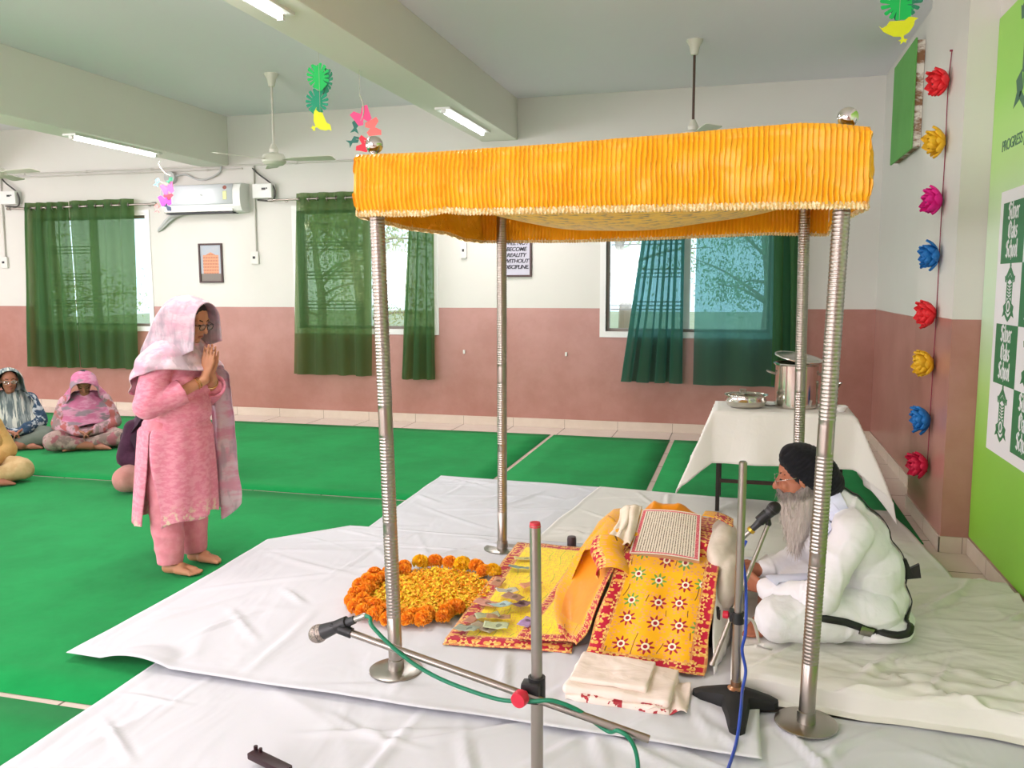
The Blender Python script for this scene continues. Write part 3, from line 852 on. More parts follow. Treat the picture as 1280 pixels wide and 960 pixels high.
M_offw = cloth('offwhite_cotton', 'EADBC6', 'F0E4D3', 8, .85, .5, (7, 7, 7), .015)
bm = B()
quad(bm, (-.60, 3.845, .405), (-.475, 3.80, .410), (-.565, 4.13, .492), (-.460, 4.16, .508), 22, 26, 1, 1,
     lambda u, v, p: (.02 * math.sin(PI * v) * (u < .5), 0, .016 * math.sin(PI * u) + .010 * math.sin(u * 15 + v * 4) * (1.2 - v) + .008 * nz(p.x * 20, p.y * 9)))
o = obj('page_cloth', bm, M_offw, sharp=0); thick(o, .006, 1)
tag(o, 'small off white cloth lying over the left side of the open book', 'cloth')
# beige bolster at the right of the book, red ended cloth lying on it
bm = B()
ellipsoid(bm, (-.065, 4.02, .37), (.065, .24, .105), (.12, .1, -.08)); ellipsoid(bm, (-.03, 3.90, .27), (.05, .22, .13), (.1, .1, -.1)); ellipsoid(bm, (-.06, 4.14, .40), (.06, .14, .06))
bm = fuse(bm, .010, 10); wob(bm, lambda c, n: .007 * nz(c.x * 16, c.y * 9, c.z * 16) + .010 * max(0, 1 - abs(nz(c.x * 9 + c.z * 5, c.y * 5 - c.z * 6, 3)) * 5))
M_beige = cloth('beige_cotton', 'D9CDBD', 'E2D8CA', 6, .85, .5, (8, 5, 8), .015)
o = obj('bolster', bm, M_beige, sharp=0); tag(o, 'beige bolster cushion leaning against the right side of the open book', 'cushion')
M_redend = embroidered('red_flower_end', .12, .07, 'B30A2E', 'C8173C', 'lrbt', .06, 9, ('E9A06A', '7B4A14', '6F9E3E', 'A5152F'), big=False)
bm = B()
quad(bm, (-.165, 4.135, .487), (-.02, 4.06, .462), (-.155, 4.20, .492), (-.02, 4.15, .475), 18, 8, .12, .07, lambda u, v, p: (0, 0, .012 * math.sin(PI * u)), 0)
for f in bm.faces:
    if f.calc_center_median().x < -.105: f.material_index = 1
o = obj('cloth_end', bm, [M_redend, M_cover], sharp=0); thick(o, .004, 1); tag(o, 'red flowered cloth end resting on top of the beige bolster', 'cloth')

# folded white cloth on the floor in front of the stand
k = NT('folded_white_cotton'); P = k.coord('Object'); x, y, z = k.xyz(P)
pr_ = k.noise(k.mapping(P, (26, 26, 26)), 1, 3).gt(.56) * k.noise(k.mapping(P, (9, 0, 0)), 1, 1).gt(.45)
k.set(Base_Color=k.mix(pr_ * z.lt(.031) * y.lt(-.12), 'F0DFD3', 'B0363F'), Roughness=.85)
k.bump(k.noise(k.mapping(P, (6, 12, 6), (0, 0, .3)), 1, 4, .5, .8), .6, .02); M_fold = k.m
fc = thing('folded_sheet', 'cream folded cloth with red print at its lower edge on the floor before the stand', 'cloth', (-.41, 3.14, .040), -.06)
for i, (w, d, z0, z1, dx, dy) in enumerate(((.40, .27, .0, .024, 0, -.01), (.405, .285, .020, .052, -.005, .01), (.30, .24, .048, .072, -.045, .025))):
    bm = B(); t = bmesh.new(); box(bm, -w / 2 + dx, w / 2 + dx, -d / 2 + dy, d / 2 + dy, z0, z1)
    bm = fuse(bm, .008, 6); wob(bm, lambda c, n: .007 * nz(c.x * 9 + i, c.y * 11, c.z * 4) + .004 * nz(c.x * 25, c.y * 22, i))
    obj('layer', bm, M_fold, fc, sharp=0)
bm = B(); quad(bm, (.12, -.15, .006), (.26, -.13, .004), (.10, .10, .045), (.25, .08, .012), 14, 14, 1, 1, lambda u, v, p: (0, 0, .012 * math.sin(u * 9 + v * 5) + .01)); o = obj('loose_corner', bm, M_fold, fc, sharp=0); thick(o, .004)

# banknotes
NOTE = [(-1.15, 4.47, .3, 'D8CF86', 'pale yellow banknote nearest the rear post'), (-1.136, 4.30, .1, '8FA59C', 'grey green banknote just in front of the pale yellow one'),
        (-1.179, 4.04, 1.2, 'C98F6E', 'brown banknote lying on the red border halfway along the cloth'), (-1.005, 4.05, .6, 'D8946A', 'orange banknote partly behind the near microphone post'),
        (-1.091, 3.90, .4, 'C9C6B4', 'pale grey banknote at the back of the pile'), (-1.158, 3.76, -.2, 'C98C78', 'pinkish brown banknote at the left of the pile'),
        (-1.036, 3.81, -.4, 'A3785E', 'brown banknote at the back right of the pile'), (-.985, 3.765, .9, '8F6E7C', 'dark mauve banknote at the right end of the pile'),
        (-1.07, 3.71, .7, 'B5D2D2', 'light blue banknote tilted on top of the pile'), (-1.155, 3.575, .9, 'B5795C', 'red brown banknote at the lower left of the pile'),
        (-1.10, 3.60, .4, 'A9AF8A', 'olive banknote in the middle of the pile'), (-1.045, 3.59, .2, 'AD8053', 'tan brown banknote under the light blue one'),
        (-1.085, 3.49, -.3, 'A8997E', 'grey brown banknote at the front of the pile'), (-1.150, 3.445, -.2, '98A08C', 'grey green banknote at the front left corner near the border'),
        (-1.03, 3.50, .1, 'B9C49A', 'pale green banknote at the front right of the pile'), (-.905, 3.57, 1.1, 'B394C4', 'lilac folded banknote beside the near microphone post')]
rngn = random.Random(3)
for i, (x, y, a, c, lab) in enumerate(NOTE):
    k = NT('banknote_paper'); U = k.uvmap(); ux, uy, _ = k.xyz(U)
    ex = ux.min(1 - ux); ey = uy.min(1 - uy)
    base = tuple(q * .8 for q in lin(c)[:3]) + (1,)
    lite = tuple(min(1, q * 1.25 + .03) for q in base[:3]); dark = tuple(q * .55 for q in base[:3])
    cc = k.mix(k.noise(k.mapping(U, (9, 4, 1)), 1, 4), base, lite)
    cc = k.mix(ex.min(ey * .5).lt(.045), cc, lite); cc = k.mix(((ux - .62) * (ux - .62) * 4 + (uy - .5) * (uy - .5)).lt(.07), cc, dark)
    k.set(Base_Color=cc, Roughness=.7)
    bm = B(); L, W = .118, .056; s1, s2 = rngn.uniform(-1, 1), rngn.uniform(-1, 1)
    def fn(u, v):
        bend = .012 * abs(u - .5 - .2 * s1) * (1 if i % 3 else .3) + .007 * max(0, math.sin(u * 6 + s2 * 3 + v)) * (.4 + .6 * abs(s1)) + .004 * nz(u * 5, v * 5, i)
        return ((u - .5) * L * .95, (v - .5) * W, max(bend, 0))
    grid(bm, fn, 14, 6)
    o = obj('banknote', bm, k.m, sharp=0); thick(o, .0008, 1)
    o.location = (x, y, .083 + .004 * (i % 4) + (.022 if i in (4, 6, 8) else 0)); o.rotation_euler = (rngn.uniform(-.15, .15), rngn.uniform(-.15, .15), a * 1.3)
    tag(o, lab + ' on the yellow cloth', 'banknote', 'banknotes on the yellow cloth')

# dark capped thing behind the flat cloth, dark bar at the bottom edge
bm = B(); lathe(bm, [(.0, 0), (.027, .002), (.028, .07), (.025, .085), (0, .088)], 20); o = obj('bottle_cap', bm, plain('dark_maroon', '3B2A30', .35), loc=(-.955, 4.86, .026)); tag(o, 'small dark cylinder standing behind the yellow flat cloth', 'bottle')
bm = B(); box(bm, -.09, .09, -.02, .02, 0, .022, .005); rod(bm, (-.085, .012, .02), (-.085, .012, .034), .007); rod(bm, (-.06, .012, .02), (-.06, .012, .034), .006)
o = obj('battery_case', bm, plain('maroon_case', '2E1218', .4), loc=(-1.46, 2.32, .044)); o.rotation_euler = (0, 0, -.35); tag(o, 'small dark maroon case cut off by the bottom picture edge', 'case')

# ------------------------------------------------------------------ microphone stands
M_mesh = None
k = NT('mic_grille'); P = k.coord('Object')
vo = k.n('ShaderNodeTexVoronoi'); k.put(vo.inputs[0], P); vo.inputs['Scale'].default_value = 260
k.set(Base_Color=k.mix(k.step(.2, .5, E_(k, vo.outputs[0])), '4A423C', 'A59A90'), Roughness=.4, Metallic=.8); k.bump(E_(k, vo.outputs[0]), .6, .002); M_grille = k.m
M_micbody = plain('mic_body', '3A3B3C', .4, .3)
def mic(name, label, head, tail, grille, s=1.0, gold=False):
    h = Vector(head); d = (Vector(tail) - h); L = d.length; t = thing(name, label, 'microphone', head)
    Mx = frame_to((0, 0, 0), d)
    bm = B(); lathe(bm, [(.0, -.031 * s)] + [(.0275 * s * math.sin(a), -.031 * s * math.cos(a)) for a in [PI * i / 18 for i in range(1, 12)]] + [(.0235 * s, .018 * s)], 24, Mx); obj('grille', bm, grille, t)
    bm = B(); lathe(bm, [(.0262 * s, -.002), (.0272 * s, 0), (.0272 * s, .006), (.0255 * s, .008)], 24, Mx); obj('ring', bm, M_micbody, t)
    bm = B(); lathe(bm, [(.0240 * s, .012 * s), (.0215 * s, .035 * s), (.016 * s, .085 * s), (.0135 * s, L * .8), (.0120 * s, L * .97), (.006, L)], 20, Mx); obj('handle', bm, M_micbody, t)
    bm = B(); lathe(bm, [(.0095, L * .97), (.0095, L + .035), (.006, L + .04)], 14, Mx); obj('plug', bm, M_steelb, t)
    if gold:
        bm = B(); lathe(bm, [(.0165, L * .86), (.0165, L * .95)], 16, Mx); obj('band', bm, plain('gold_band', 'C8A23A', .3, .8), t)
    return t
def tri_base(t, c, tips, mat):
    c = Vector(c); poly = []
    n = len(tips); dirs = [math.atan2(q[1] - c.y, q[0] - c.x) for q in tips]
    order = sorted(range(n), key=lambda i: dirs[i])
    for ii, i in enumerate(order):
        tip = Vector((tips[i][0], tips[i][1])); d = (tip - c.xy); L = d.length; d.normalize(); s = Vector((-d.y, d.x))
        for a in (-.9, -.35, .35, .9): poly.append(tip + s * .030 * a - d * .022 * abs(a) ** 2)
        j = order[(ii + 1) % n]; d2 = (Vector((tips[j][0], tips[j][1])) - c.xy).normalized()
        a0 = c.xy + d * L * .45 + s * .042; m_ = c.xy + (d + d2).normalized() * .068
        s2 = Vector((-d2.y, d2.x)); L2 = (Vector((tips[j][0], tips[j][1])) - c.xy).length
        a1 = c.xy + d2 * L2 * .45 - s2 * .042
        poly += [a0, m_, a1]
    bm = B(); tb = bmesh.new()
    lo = [tb.verts.new((p.x, p.y, c.z)) for p in poly]
    mid = [tb.verts.new((p.x, p.y, c.z + .026)) for p in poly]
    hi = [tb.verts.new((c.x + (p.x - c.x) * .9, c.y + (p.y - c.y) * .9, c.z + .034 + .028 * max(0, 1 - (p - c.xy).length / .14))) for p in poly]
    N = len(poly)
    for A, Bq in ((lo, mid), (mid, hi)):
        for i in range(N): j = (i + 1) % N; tb.faces.new((A[i], A[j], Bq[j], Bq[i]))
    top = tb.verts.new((c.x, c.y, c.z + .068))
    for i in range(N): tb.faces.new((hi[i], hi[(i + 1) % N], top))
    tb.faces.new(list(reversed(lo))); merge(bm, tb)
    obj('base', bm, mat, t, True, True, sharp=30)
# near stand
s1 = thing('microphone_stand', 'steel microphone stand with red cap in front with a long slanted boom', 'stand', (-.56, 2.33, .035))
tri_base(s1, (-.56, 2.33, .035), [(-.72, 2.36), (-.43, 2.42), (-.56, 2.12)], M_rubber)
bm = B(); rod(bm, (-.56, 2.33, .06), (-.56, 2.33, .445), .0185, seg=20); obj('lower_tube', bm, M_steel, s1, True, True)
bm = B(); rod(bm, (-.56, 2.33, .42), (-.566, 2.33, .915), .0165, seg=20); obj('upper_tube', bm, M_steel, s1, True, True)
bm = B(); rod(bm, (-.566, 2.33, .910), (-.566, 2.33, .924), .0170, .015, seg=20); obj('top_cap', bm, plain('red_cap', 'C2283A', .5), s1, True, True)
bm = B(); rod(bm, (-.561, 2.33, .385), (-.561, 2.33, .455), .026, seg=18); box(bm, -.60, -.545, 2.285, 2.33, .388, .448, .008); o = obj('clamp', bm, M_dark, s1, True, True)
bm = B(); lathe(bm, [(.0, 0), (.022, .002), (.024, .008), (.024, .028), (.016, .032), (.009, .05)], 18, frame_to((-.595, 2.232, .422), (.25, 1, .05))); obj('knob', bm, M_red, s1, True, True)
bA, bB = Vector((-1.150, 2.29, .546)), Vector((-.224, 2.29, .329))
bm = B(); rod(bm, bA, bB, .0115, seg=16); obj('boom', bm, M_steel, s1, True, True)
bm = B(); rod(bm, bA + Vector((-.03, 0, .008)), bA + Vector((.012, 0, -.003)), .0165, seg=14); cap(bm, bA + Vector((-.03, 0, .008)), bA + Vector((-.055, 0, .016)), .008); cap(bm, bA + Vector((-.055, 0, .016)), (-1.185, 2.295, .553), .008, .010); obj('clip_joint', bm, M_dark, s1, True, True)
d_ = (Vector((-1.113, 2.30, .592)) - Vector((-1.257, 2.30, .525))).normalized()
bm = B(); a_ = Vector((-1.257, 2.30, .525)) + d_ * .068; lathe(bm, [(.0195, 0), (.0205, .042)], 18, frame_to(a_, d_)); obj('clip', bm, M_dark, s1, True, True)
mic('microphone', 'grey microphone with round grille on the slanted boom at the left', (-1.257, 2.30, .525), (-1.128, 2.30, .585), M_grille, 1.05)
M_green = plain('green_cable', '0E7B58', .4); M_blue = plain('blue_cable', '2346A8', .4); M_wcab = plain('white_cable', 'D9D6CF', .5)
bm = B(); tube(bm, [(-1.098, 2.30, .600), (-1.075, 2.29, .598), (-1.06, 2.275, .578), (-.985, 2.272, .515), (-.90, 2.27, .465), (-.80, 2.268, .43), (-.66, 2.262, .405), (-.56, 2.262, .412), (-.50, 2.27, .418), (-.43, 2.285, .392), (-.385, 2.31, .348), (-.34, 2.30, .330), (-.31, 2.272, .352), (-.275, 2.265, .335), (-.255, 2.27, .28), (-.252, 2.26, .2), (-.26, 2.2, .09), (-.3, 2.08, .048), (-.45, 1.9, .045)], .0062, 10, 6)
o = obj('green_cable', bm, M_green); tag(o, 'green microphone cable winding along the slanted boom', 'cable')
# far stand
s2 = thing('microphone_stand', 'steel microphone stand on black three armed foot beside the reader', 'stand', (.012, 3.155, .036))
tri_base(s2, (.012, 3.155, .036), [(-.15, 3.175), (.168, 3.165), (.020, 2.915)], M_rubber)
bm = B(); rod(bm, (.012, 3.155, .09), (.012, 3.155, .39), .0165, seg=18); obj('lower_tube', bm, M_steel, s2, True, True)
bm = B(); rod(bm, (.012, 3.155, .36), (.014, 3.155, .962), .0150, seg=18); rod(bm, (.014, 3.155, .962), (.014, 3.155, .967), .0150, .011, seg=18); obj('upper_tube', bm, M_steel, s2, True, True)
bm = B(); lathe(bm, [(.030, 0), (.032, .004), (.020, .012), (.020, .03)], 18, Matrix.Translation((.012, 3.155, .094))); obj('foot_collar', bm, plain('copper_ring', 'B58A6E', .3, 1), s2, True, True)
bm = B(); rod(bm, (.012, 3.155, .352), (.012, 3.155, .395), .022, seg=16); box(bm, -.02, .02, 3.15, 3.20, .355, .392, .005); obj('clamp', bm, M_dark, s2, True, True)
bm = B(); lathe(bm, [(.0, 0), (.014, .002), (.015, .02), (.008, .024), (.008, .04)], 14, frame_to((-.045, 3.165, .377), (1, 0, -.05))); obj('knob', bm, M_red, s2, True, True)
bm = B(); rod(bm, (-.078, 3.19, .165), (.118, 3.40, .672), .0085, seg=12); rod(bm, (-.080, 3.188, .160), (-.076, 3.193, .172), .0105, seg=12); obj('boom', bm, M_steel, s2, True, True)
bm = B(); tube(bm, [(.03, 3.15, .376), (.06, 3.15, .372), (.075, 3.15, .345), (.09, 3.15, .285)], .006, 8); obj('hook', bm, plain('pale_hook', 'CFC8BE', .4, .5), s2, True, True)
bm = B(); cap(bm, (.118, 3.40, .672), (.112, 3.40, .70), .012); lathe(bm, [(.022, -.02), (.022, .025)], 16, frame_to((.100, 3.40, .698), (-.10, 0, -.107))); obj('clip', bm, M_dark, s2, True, True)
mic('microphone', 'black microphone with gold band held close to the reader beard', (.136, 3.40, .735), (.045, 3.40, .632), plain('black_grille', '232120', .55, .3), .95, True)
bm = B(); tube(bm, [(.036, 3.39, .600), (.022, 3.36, .56), (.036, 3.20, .50), (.040, 3.13, .42), (.040, 3.12, .33), (.030, 3.13, .26), (.045, 3.13, .18), (.035, 3.10, .12), (.03, 2.96, .115), (.022, 2.89, .06), (.01, 2.8, .042), (-.02, 2.6, .04), (-.05, 2.3, .04)], .0058, 10, 6)
o = obj('blue_cable', bm, M_blue); tag(o, 'blue cable running down the stand beside the reader', 'cable')
bm = B(); tube(bm, [(-.02, 4.5, .03), (.02, 4.42, .06), (.10, 4.5, .07), (.12, 4.62, .05), (.05, 4.66, .05), (-.01, 4.56, .07), (.05, 4.46, .09), (.13, 4.55, .08), (.16, 4.7, .04), (.1, 4.85, .035)], .006, 8, 6)
o = obj('white_cable', bm, M_wcab); tag(o, 'loose white cable coiled behind the bolster', 'cable')

# ------------------------------------------------------------------ serving table and steel pots
tb = thing('table', 'folding table with dark legs under the white cloth by the right wall', 'table', (.28, 6.21, .03))
TX0, TX1, TY0, TY1, TZ = -.17, .73, 5.97, 6.47, .735
bm = B(); box(bm, TX0, TX1, TY0, TY1, TZ - .03, TZ, .004); obj('table_top', bm, M_wood, tb, False, True)
for x, y in ((TX0 + .03, TY0 + .02), (TX1 - .04, TY0 + .30), (TX0 + .03, TY1 - .03), (TX1 - .03, TY1 - .03)):
    bm = B(); box(bm, x - .014, x + .014, y - .014, y + .014, .03, TZ - .03, .003); obj('leg', bm, plain('dark_brown_metal', '2B2520', .5, .3), tb, False, True)
bm = B(); box(bm, TX0 + .03, TX1 - .03, TY0 + .29, TY0 + .315, .17, .195); obj('rail', bm, M_wood, tb, False, True)
OL, OR_, OF, OB = .40, .50, .36, .30
def clothf(u, v):
    X = lerp(TX0 - OL, TX1 + OR_, u); Y = lerp(TY0 - OF, TY1 + OB, v)
    dx = (TX0 - X) if X < TX0 else (X - TX1 if X > TX1 else 0); sx = -1 if X < TX0 else 1
    dy = (TY0 - Y) if Y < TY0 else (Y - TY1 if Y > TY1 else 0); sy = -1 if Y < TY0 else 1
    mn, mxx = min(dx, dy), max(dx, dy)
    drop = mxx + .50 * mn
    x = min(max(X, TX0), TX1); y = min(max(Y, TY0), TY1)
    r = .012
    x += sx * ((r if dx > 0 else 0) + .20 * dx + .42 * mn * (dx > 0)); y += sy * ((r if dy > 0 else 0) + .10 * dy + .30 * mn * (dy > 0))
    if dy > 0: y += sy * .014 * math.sin(x * 16) * min(1, dy * 3)
    if dx > 0: x += sx * .016 * math.sin(y * 15 + 1) * min(1, dx * 3)
    z = TZ + .006 - drop + .02 * mn * math.sin(X * 20)
    if drop == 0: z += .002 * nz(X * 6, Y * 6)
    return (x, y, max(z, .04))
bm = B(); grid(bm, clothf, 90, 66, lambda u, v: (u, v)); M_tcloth = cloth('white_table_cloth', 'EEEBE4', None, bump=.5, bscale=(5, 5, 3), bdist=.02)
o = obj('tablecloth', bm, M_tcloth, sharp=0); thick(o, .003, 1); tag(o, 'white cloth hanging over the serving table with long corners', 'tablecloth')
M_pot = plain('polished_pot_steel', 'D2CEC6', .14, 1); M_potlid = plain('lid_steel', 'CBC7C0', .25, 1)
def pot(name, label, cat, c, prof, mat=M_pot, seg=40):
    t = thing(name, label, cat, c); bm = B(); lathe(bm, prof, seg, caps=False); o = obj('bowl', bm, mat, t, sharp=30); thick(o, .002, 1); return t
ZT = TZ + .010
p_ = pot('stock_pot', 'tall stainless steel cooking pot with tilted lid on the table', 'pot', (.375, 6.25, ZT), [(0, .003), (.135, .003), (.146, .012), (.146, .30), (.150, .304), (.156, .308), (.158, .314), (.150, .318)])
bm = B(); lathe(bm, [(0, .03), (.05, .028), (.13, .012), (.150, .008), (.163, .010), (.165, .004), (.15, 0)], 40, Matrix.Translation((.01, .02, .345)) @ Euler((.12, .16, 0)).to_matrix().to_4x4(), caps=False); o = obj('lid', bm, M_potlid, p_, sharp=30); thick(o, .002)
for s in (-1, 1):
    bm = B(); tube(bm, [(s * .146, -.035, .235), (s * .19, -.03, .25), (s * .20, 0, .255), (s * .19, .03, .25), (s * .146, .035, .235)], .006, 10); obj('handle', bm, M_steel, p_)
p_ = pot('serving_bowl', 'wide low stainless steel bowl on the left of the table', 'bowl', (.035, 6.17, ZT), [(0, .002), (.10, .002), (.128, .018), (.140, .05), (.132, .07), (.132, .082), (.147, .088), (.149, .094)])
bm = B(); rod(bm, (-.045, .10, .112), (.0, .10, .112), .008); rod(bm, (-.04, .10, .09), (-.04, .10, .112), .006); rod(bm, (-.005, .10, .09), (-.005, .10, .112), .006); obj('handle', bm, M_steel, p_)
pot('steel_tumbler', 'narrow flared steel tumbler half hidden behind the near right canopy post', 'cup', (.615, 6.30, ZT), [(0, .002), (.04, .002), (.045, .03), (.038, .09), (.042, .14), (.066, .172), (.068, .176)])
pot('white_bowl', 'small white bowl at the right end of the table', 'bowl', (.66, 6.10, ZT), [(0, .002), (.02, .002), (.025, .008), (.043, .035), (.044, .037)], plain('white_china', 'F0EFEA', .2))
pot('white_plate', 'white plate between the low bowl and the tall pot', 'plate', (.19, 6.33, ZT), [(0, .003), (.055, .003), (.085, .014), (.087, .016)], plain('white_china', 'F0EFEA', .2))
# ------------------------------------------------------------------ curtains
def curtain_mat(name, see, c='2C5A36', tl='86A058'):
    k = NT(name); P = k.coord('Object'); U = k.uvmap()
    col = k.mix(k.noise(k.mapping(P, (30, 30, 2)), 1, 3), c, '34643D')
    k.set(Base_Color=col, Roughness=.75, Sheen_Weight=.1, Specular_IOR_Level=.25); k.bump(k.noise(k.mapping(P, (12, 12, 1.5)), 1, 3), .2, .01)
    t = k.n('ShaderNodeBsdfTranslucent'); k.put(t.inputs[0], tl)
    a = k.n('ShaderNodeMixShader'); a.inputs[0].default_value = .42
    k.t.links.new(k.b.outputs[0], a.inputs[1]); k.t.links.new(t.outputs[0], a.inputs[2])
    tr = k.n('ShaderNodeBsdfTransparent'); k.put(tr.inputs[0], 'DADDBA' if see < .3 else 'AED8E2')
    b = k.n('ShaderNodeMixShader'); b.inputs[0].default_value = see
    k.t.links.new(a.outputs[0], b.inputs[1]); k.t.links.new(tr.outputs[0], b.inputs[2]); k.t.links.new(b.outputs[0], k.out.inputs[0])
    return k.m
M_cur = curtain_mat('green_curtain', .16); M_cur2 = curtain_mat('green_sheer_curtain', .28); M_cur3 = curtain_mat('green_thin_curtain', .36, c='28523A', tl='8CC8BC')
def curtain(tl, tr_, bl, br, zt, zb, folds, amp, mat, label, seed, grommets=True, extra=None, over=.25):
    t = thing('curtain', label, 'curtain', ((tl + tr_) / 2, YF - .11, zt), 0, 'green curtains on the window wall')
    bm = B(); rr = random.Random(seed); ph = [rr.uniform(-.12, .12) for _ in range(folds + 3)]
    def fn(u, v):
        uu = u + .35 / folds * nz(u * folds * .6, seed, v * .7) * (1 - v)
        x0 = lerp(bl, tl, v); x1 = lerp(br, tr_, v)
        a = amp * (1 + .5 * nz(u * 5, seed)) * (.75 + .25 * (1 - v))
        y = YF - .11 + a * math.cos(2 * PI * folds * uu) + .012 * nz(u * 9, v * 3, seed)
        x = lerp(x0, x1, u) + over * a * math.sin(4 * PI * folds * uu)
        if extra: x, y = extra(u, v, x, y)
        return (x, min(y, YF - .02), lerp(zb, zt, v) + .008 * nz(u * 6, seed) * (1 - v))
    grid(bm, fn, folds * 22, 40); obj('fabric', bm, mat, t, True, True, sharp=0)
    if grommets:
        for i in range(folds * 2):
            u = (i + .5) / (folds * 2); x, y, z = fn(u, .965)
            bm = B(); lathe(bm, [(.019, -.004), (.026, -.005), (.029, 0), (.026, .005), (.019, .004), (.019, -.004)], 16, frame_to((x, YF - .11, z), (1, .25 if i % 2 else -.25, 0)), caps=False); obj('grommet', bm, M_steel, t, True, True)
    return t
curtain(-9.10, -8.42, -9.215, -8.40, 2.69, .55, 4, .045, M_cur, 'left green curtain panel of the far left window', 1)
curtain(-8.40, -7.42, -8.385, -7.475, 2.70, .555, 4, .040, M_cur, 'right green curtain panel of the window behind the standing woman', 2)
curtain(-5.15, -4.20, -5.265, -4.235, 2.695, .545, 4, .038, M_cur2, 'green curtain panel left of the front left canopy post', 3)
curtain(-3.70, -3.43, -3.86, -3.43, 2.69, .52, 3, .05, M_cur, 'narrow gathered green curtain right of the front left canopy post', 4)
curtain(-.98, -.61, -1.275, -.60, 2.69, .56, 4, .055, M_cur3, 'gathered green curtain flaring out over the middle of the right window', 5, over=.62)
curtain(-.49, .50, -.50, .62, 2.69, .545, 3, .028, M_cur3, 'wide sheer green curtain above the steel pots', 6,
        extra=lambda u, v, x, y: (x, y - .035 * math.sin(PI * sst(.74, 1, u)) * 1) )
curtain(.27, .53, .30, .60, 2.66, .56, 2, .03, M_cur, 'dark green outer curtain fold at the right edge of the right window', 7, False,
        extra=lambda u, v, x, y: (x, y - .05))
def curtain_rod(x0, x1, label):
    t = thing('curtain_rod', label, 'curtain rod', ((x0 + x1) / 2, YF - .11, 2.625), 0, 'steel curtain rods')
    bm = B(); rod(bm, (x0, YF - .11, 2.625), (x1, YF - .11, 2.625), .0125); obj('rod', bm, M_steel, t, True, True)
    for x, s in ((x0, -1), (x1, 1)):
        bm = B(); lathe(bm, [(.0125, 0), (.022, .004), (.022, .05), (.016, .06), (0, .062)], 16, frame_to((x, YF - .11, 2.625), (s, 0, 0))); obj('finial', bm, M_steelb, t, True, True)
    for x in (x0 + .12, x1 - .12):
        bm = B(); rod(bm, (x, YF - .12, 2.625), (x, YF - .002, 2.625), .008); rod(bm, (x, YF - .006, 2.625), (x, YF, 2.625), .025); obj('bracket', bm, M_steelb, t, True, True)
curtain_rod(-9.30, -7.13, 'steel curtain rod over the far left window'); curtain_rod(-5.45, -3.30, 'steel curtain rod over the window behind the canopy left post'); curtain_rod(-1.70, .66, 'steel curtain rod hidden behind the canopy over the right window')

# ------------------------------------------------------------------ writing helpers
def text_bm(s, size, shear=0, bold=0, align='LEFT', space=1.0, ext=.0015):
    c = bpy.data.curves.new('t', 'FONT'); c.body = s; c.size = size; c.shear = shear; c.offset = bold; c.align_x = align; c.extrude = ext; c.space_character = space
    o = bpy.data.objects.new('t', c); COL.objects.link(o)
    me = bpy.data.meshes.new_from_object(o.evaluated_get(bpy.context.evaluated_depsgraph_get()))
    bm = bmesh.new(); bm.from_mesh(me); bpy.data.objects.remove(o); bpy.data.meshes.remove(me); bpy.data.curves.remove(c)
    return bm
def MW(x, y, z): return Matrix(((1, 0, 0, x), (0, 0, -1, y), (0, 1, 0, z), (0, 0, 0, 1)))       # upright on the far wall
def MR(x, y, z): return Matrix(((0, 0, -1, x), (-1, 0, 0, y), (0, 1, 0, z), (0, 0, 0, 1)))      # upright on the right wall
GL = {'i': (.36, [[(.1, .9), (.12, .1), (.27, 0)], [(.1, 1.28), (.17, 1.2)]]), 'l': (.36, [[(.08, 1.5), (.12, 1.4), (.12, .1), (.27, 0)]]),
      'v': (.62, [[(0, 1), (.12, .9), (.12, .2), (.3, 0), (.5, .3), (.5, .85), (.36, 1)]]),
      'e': (.54, [[(.12, .5), (.44, .66), (.42, .86), (.28, 1), (.08, .8), (.08, .18), (.25, 0), (.46, .16)]]),
      'r': (.50, [[(.02, .92), (.12, .95), (.12, .05), (.2, 0)], [(.14, .8), (.32, 1), (.46, .88)]]),
      'a': (.60, [[(.1, .88), (.26, 1), (.42, .85), (.42, .1), (.54, 0)], [(.42, .56), (.12, .42), (.08, .2), (.2, 0), (.42, .2)]]),
      'k': (.58, [[(.08, 1.5), (.12, 1.4), (.12, 0)], [(.12, .6), (.36, .98), (.46, .85), (.26, .55), (.46, .1), (.56, 0)]]),
      's': (.52, [[(.46, .88), (.28, 1), (.1, .82), (.14, .62), (.4, .42), (.42, .2), (.24, 0), (.04, .14)]]),
      'c': (.50, [[(.44, .86), (.28, 1), (.08, .8), (.08, .18), (.25, 0), (.44, .14)]]),
      'h': (.58, [[(.08, 1.5), (.12, 1.4), (.12, 0)], [(.12, .8), (.32, 1), (.46, .8), (.46, .15), (.32, -.2)]]),
      'o': (.58, [[(.28, 1), (.08, .8), (.08, .2), (.28, 0), (.48, .2), (.48, .8), (.28, 1)]]),
      'S': (.86, [[(.78, 1.25), (.55, 1.5), (.14, 1.3), (.12, 1.0), (.70, .62), (.74, .25), (.42, 0), (.04, .22)], [(.42, 1.45), (.42, .05)]]),
      'O': (.98, [[(.48, 1.5), (.1, 1.2), (.1, .3), (.48, 0), (.86, .3), (.86, 1.2), (.48, 1.5)], [(.36, 1.3), (.36, .2)], [(.52, .95), (.70, 1.1)]])}
def black_letter(bm, s, h, M, mi=0):
    w = sum(GL[c][0] for c in s) * h; x = -w / 2; n = Vector((.075, .075)) * h; zc = 0
    for c in s:
        adv, st = GL[c]
        for pl in st:
            for a, b in zip(pl, pl[1:]):
                a = Vector((x + a[0] * h, a[1] * h)); b = Vector((x + b[0] * h, b[1] * h)); d = b - a
                if abs(d.x * n.y - d.y * n.x) < 1e-7: a = a + Vector((0, .001))
                q = [a - n, a + n, b + n, b - n]; zc += .00002
                prism(bm, [tuple(p) for p in q], .0012 + zc, M, mi)
        x += adv * h
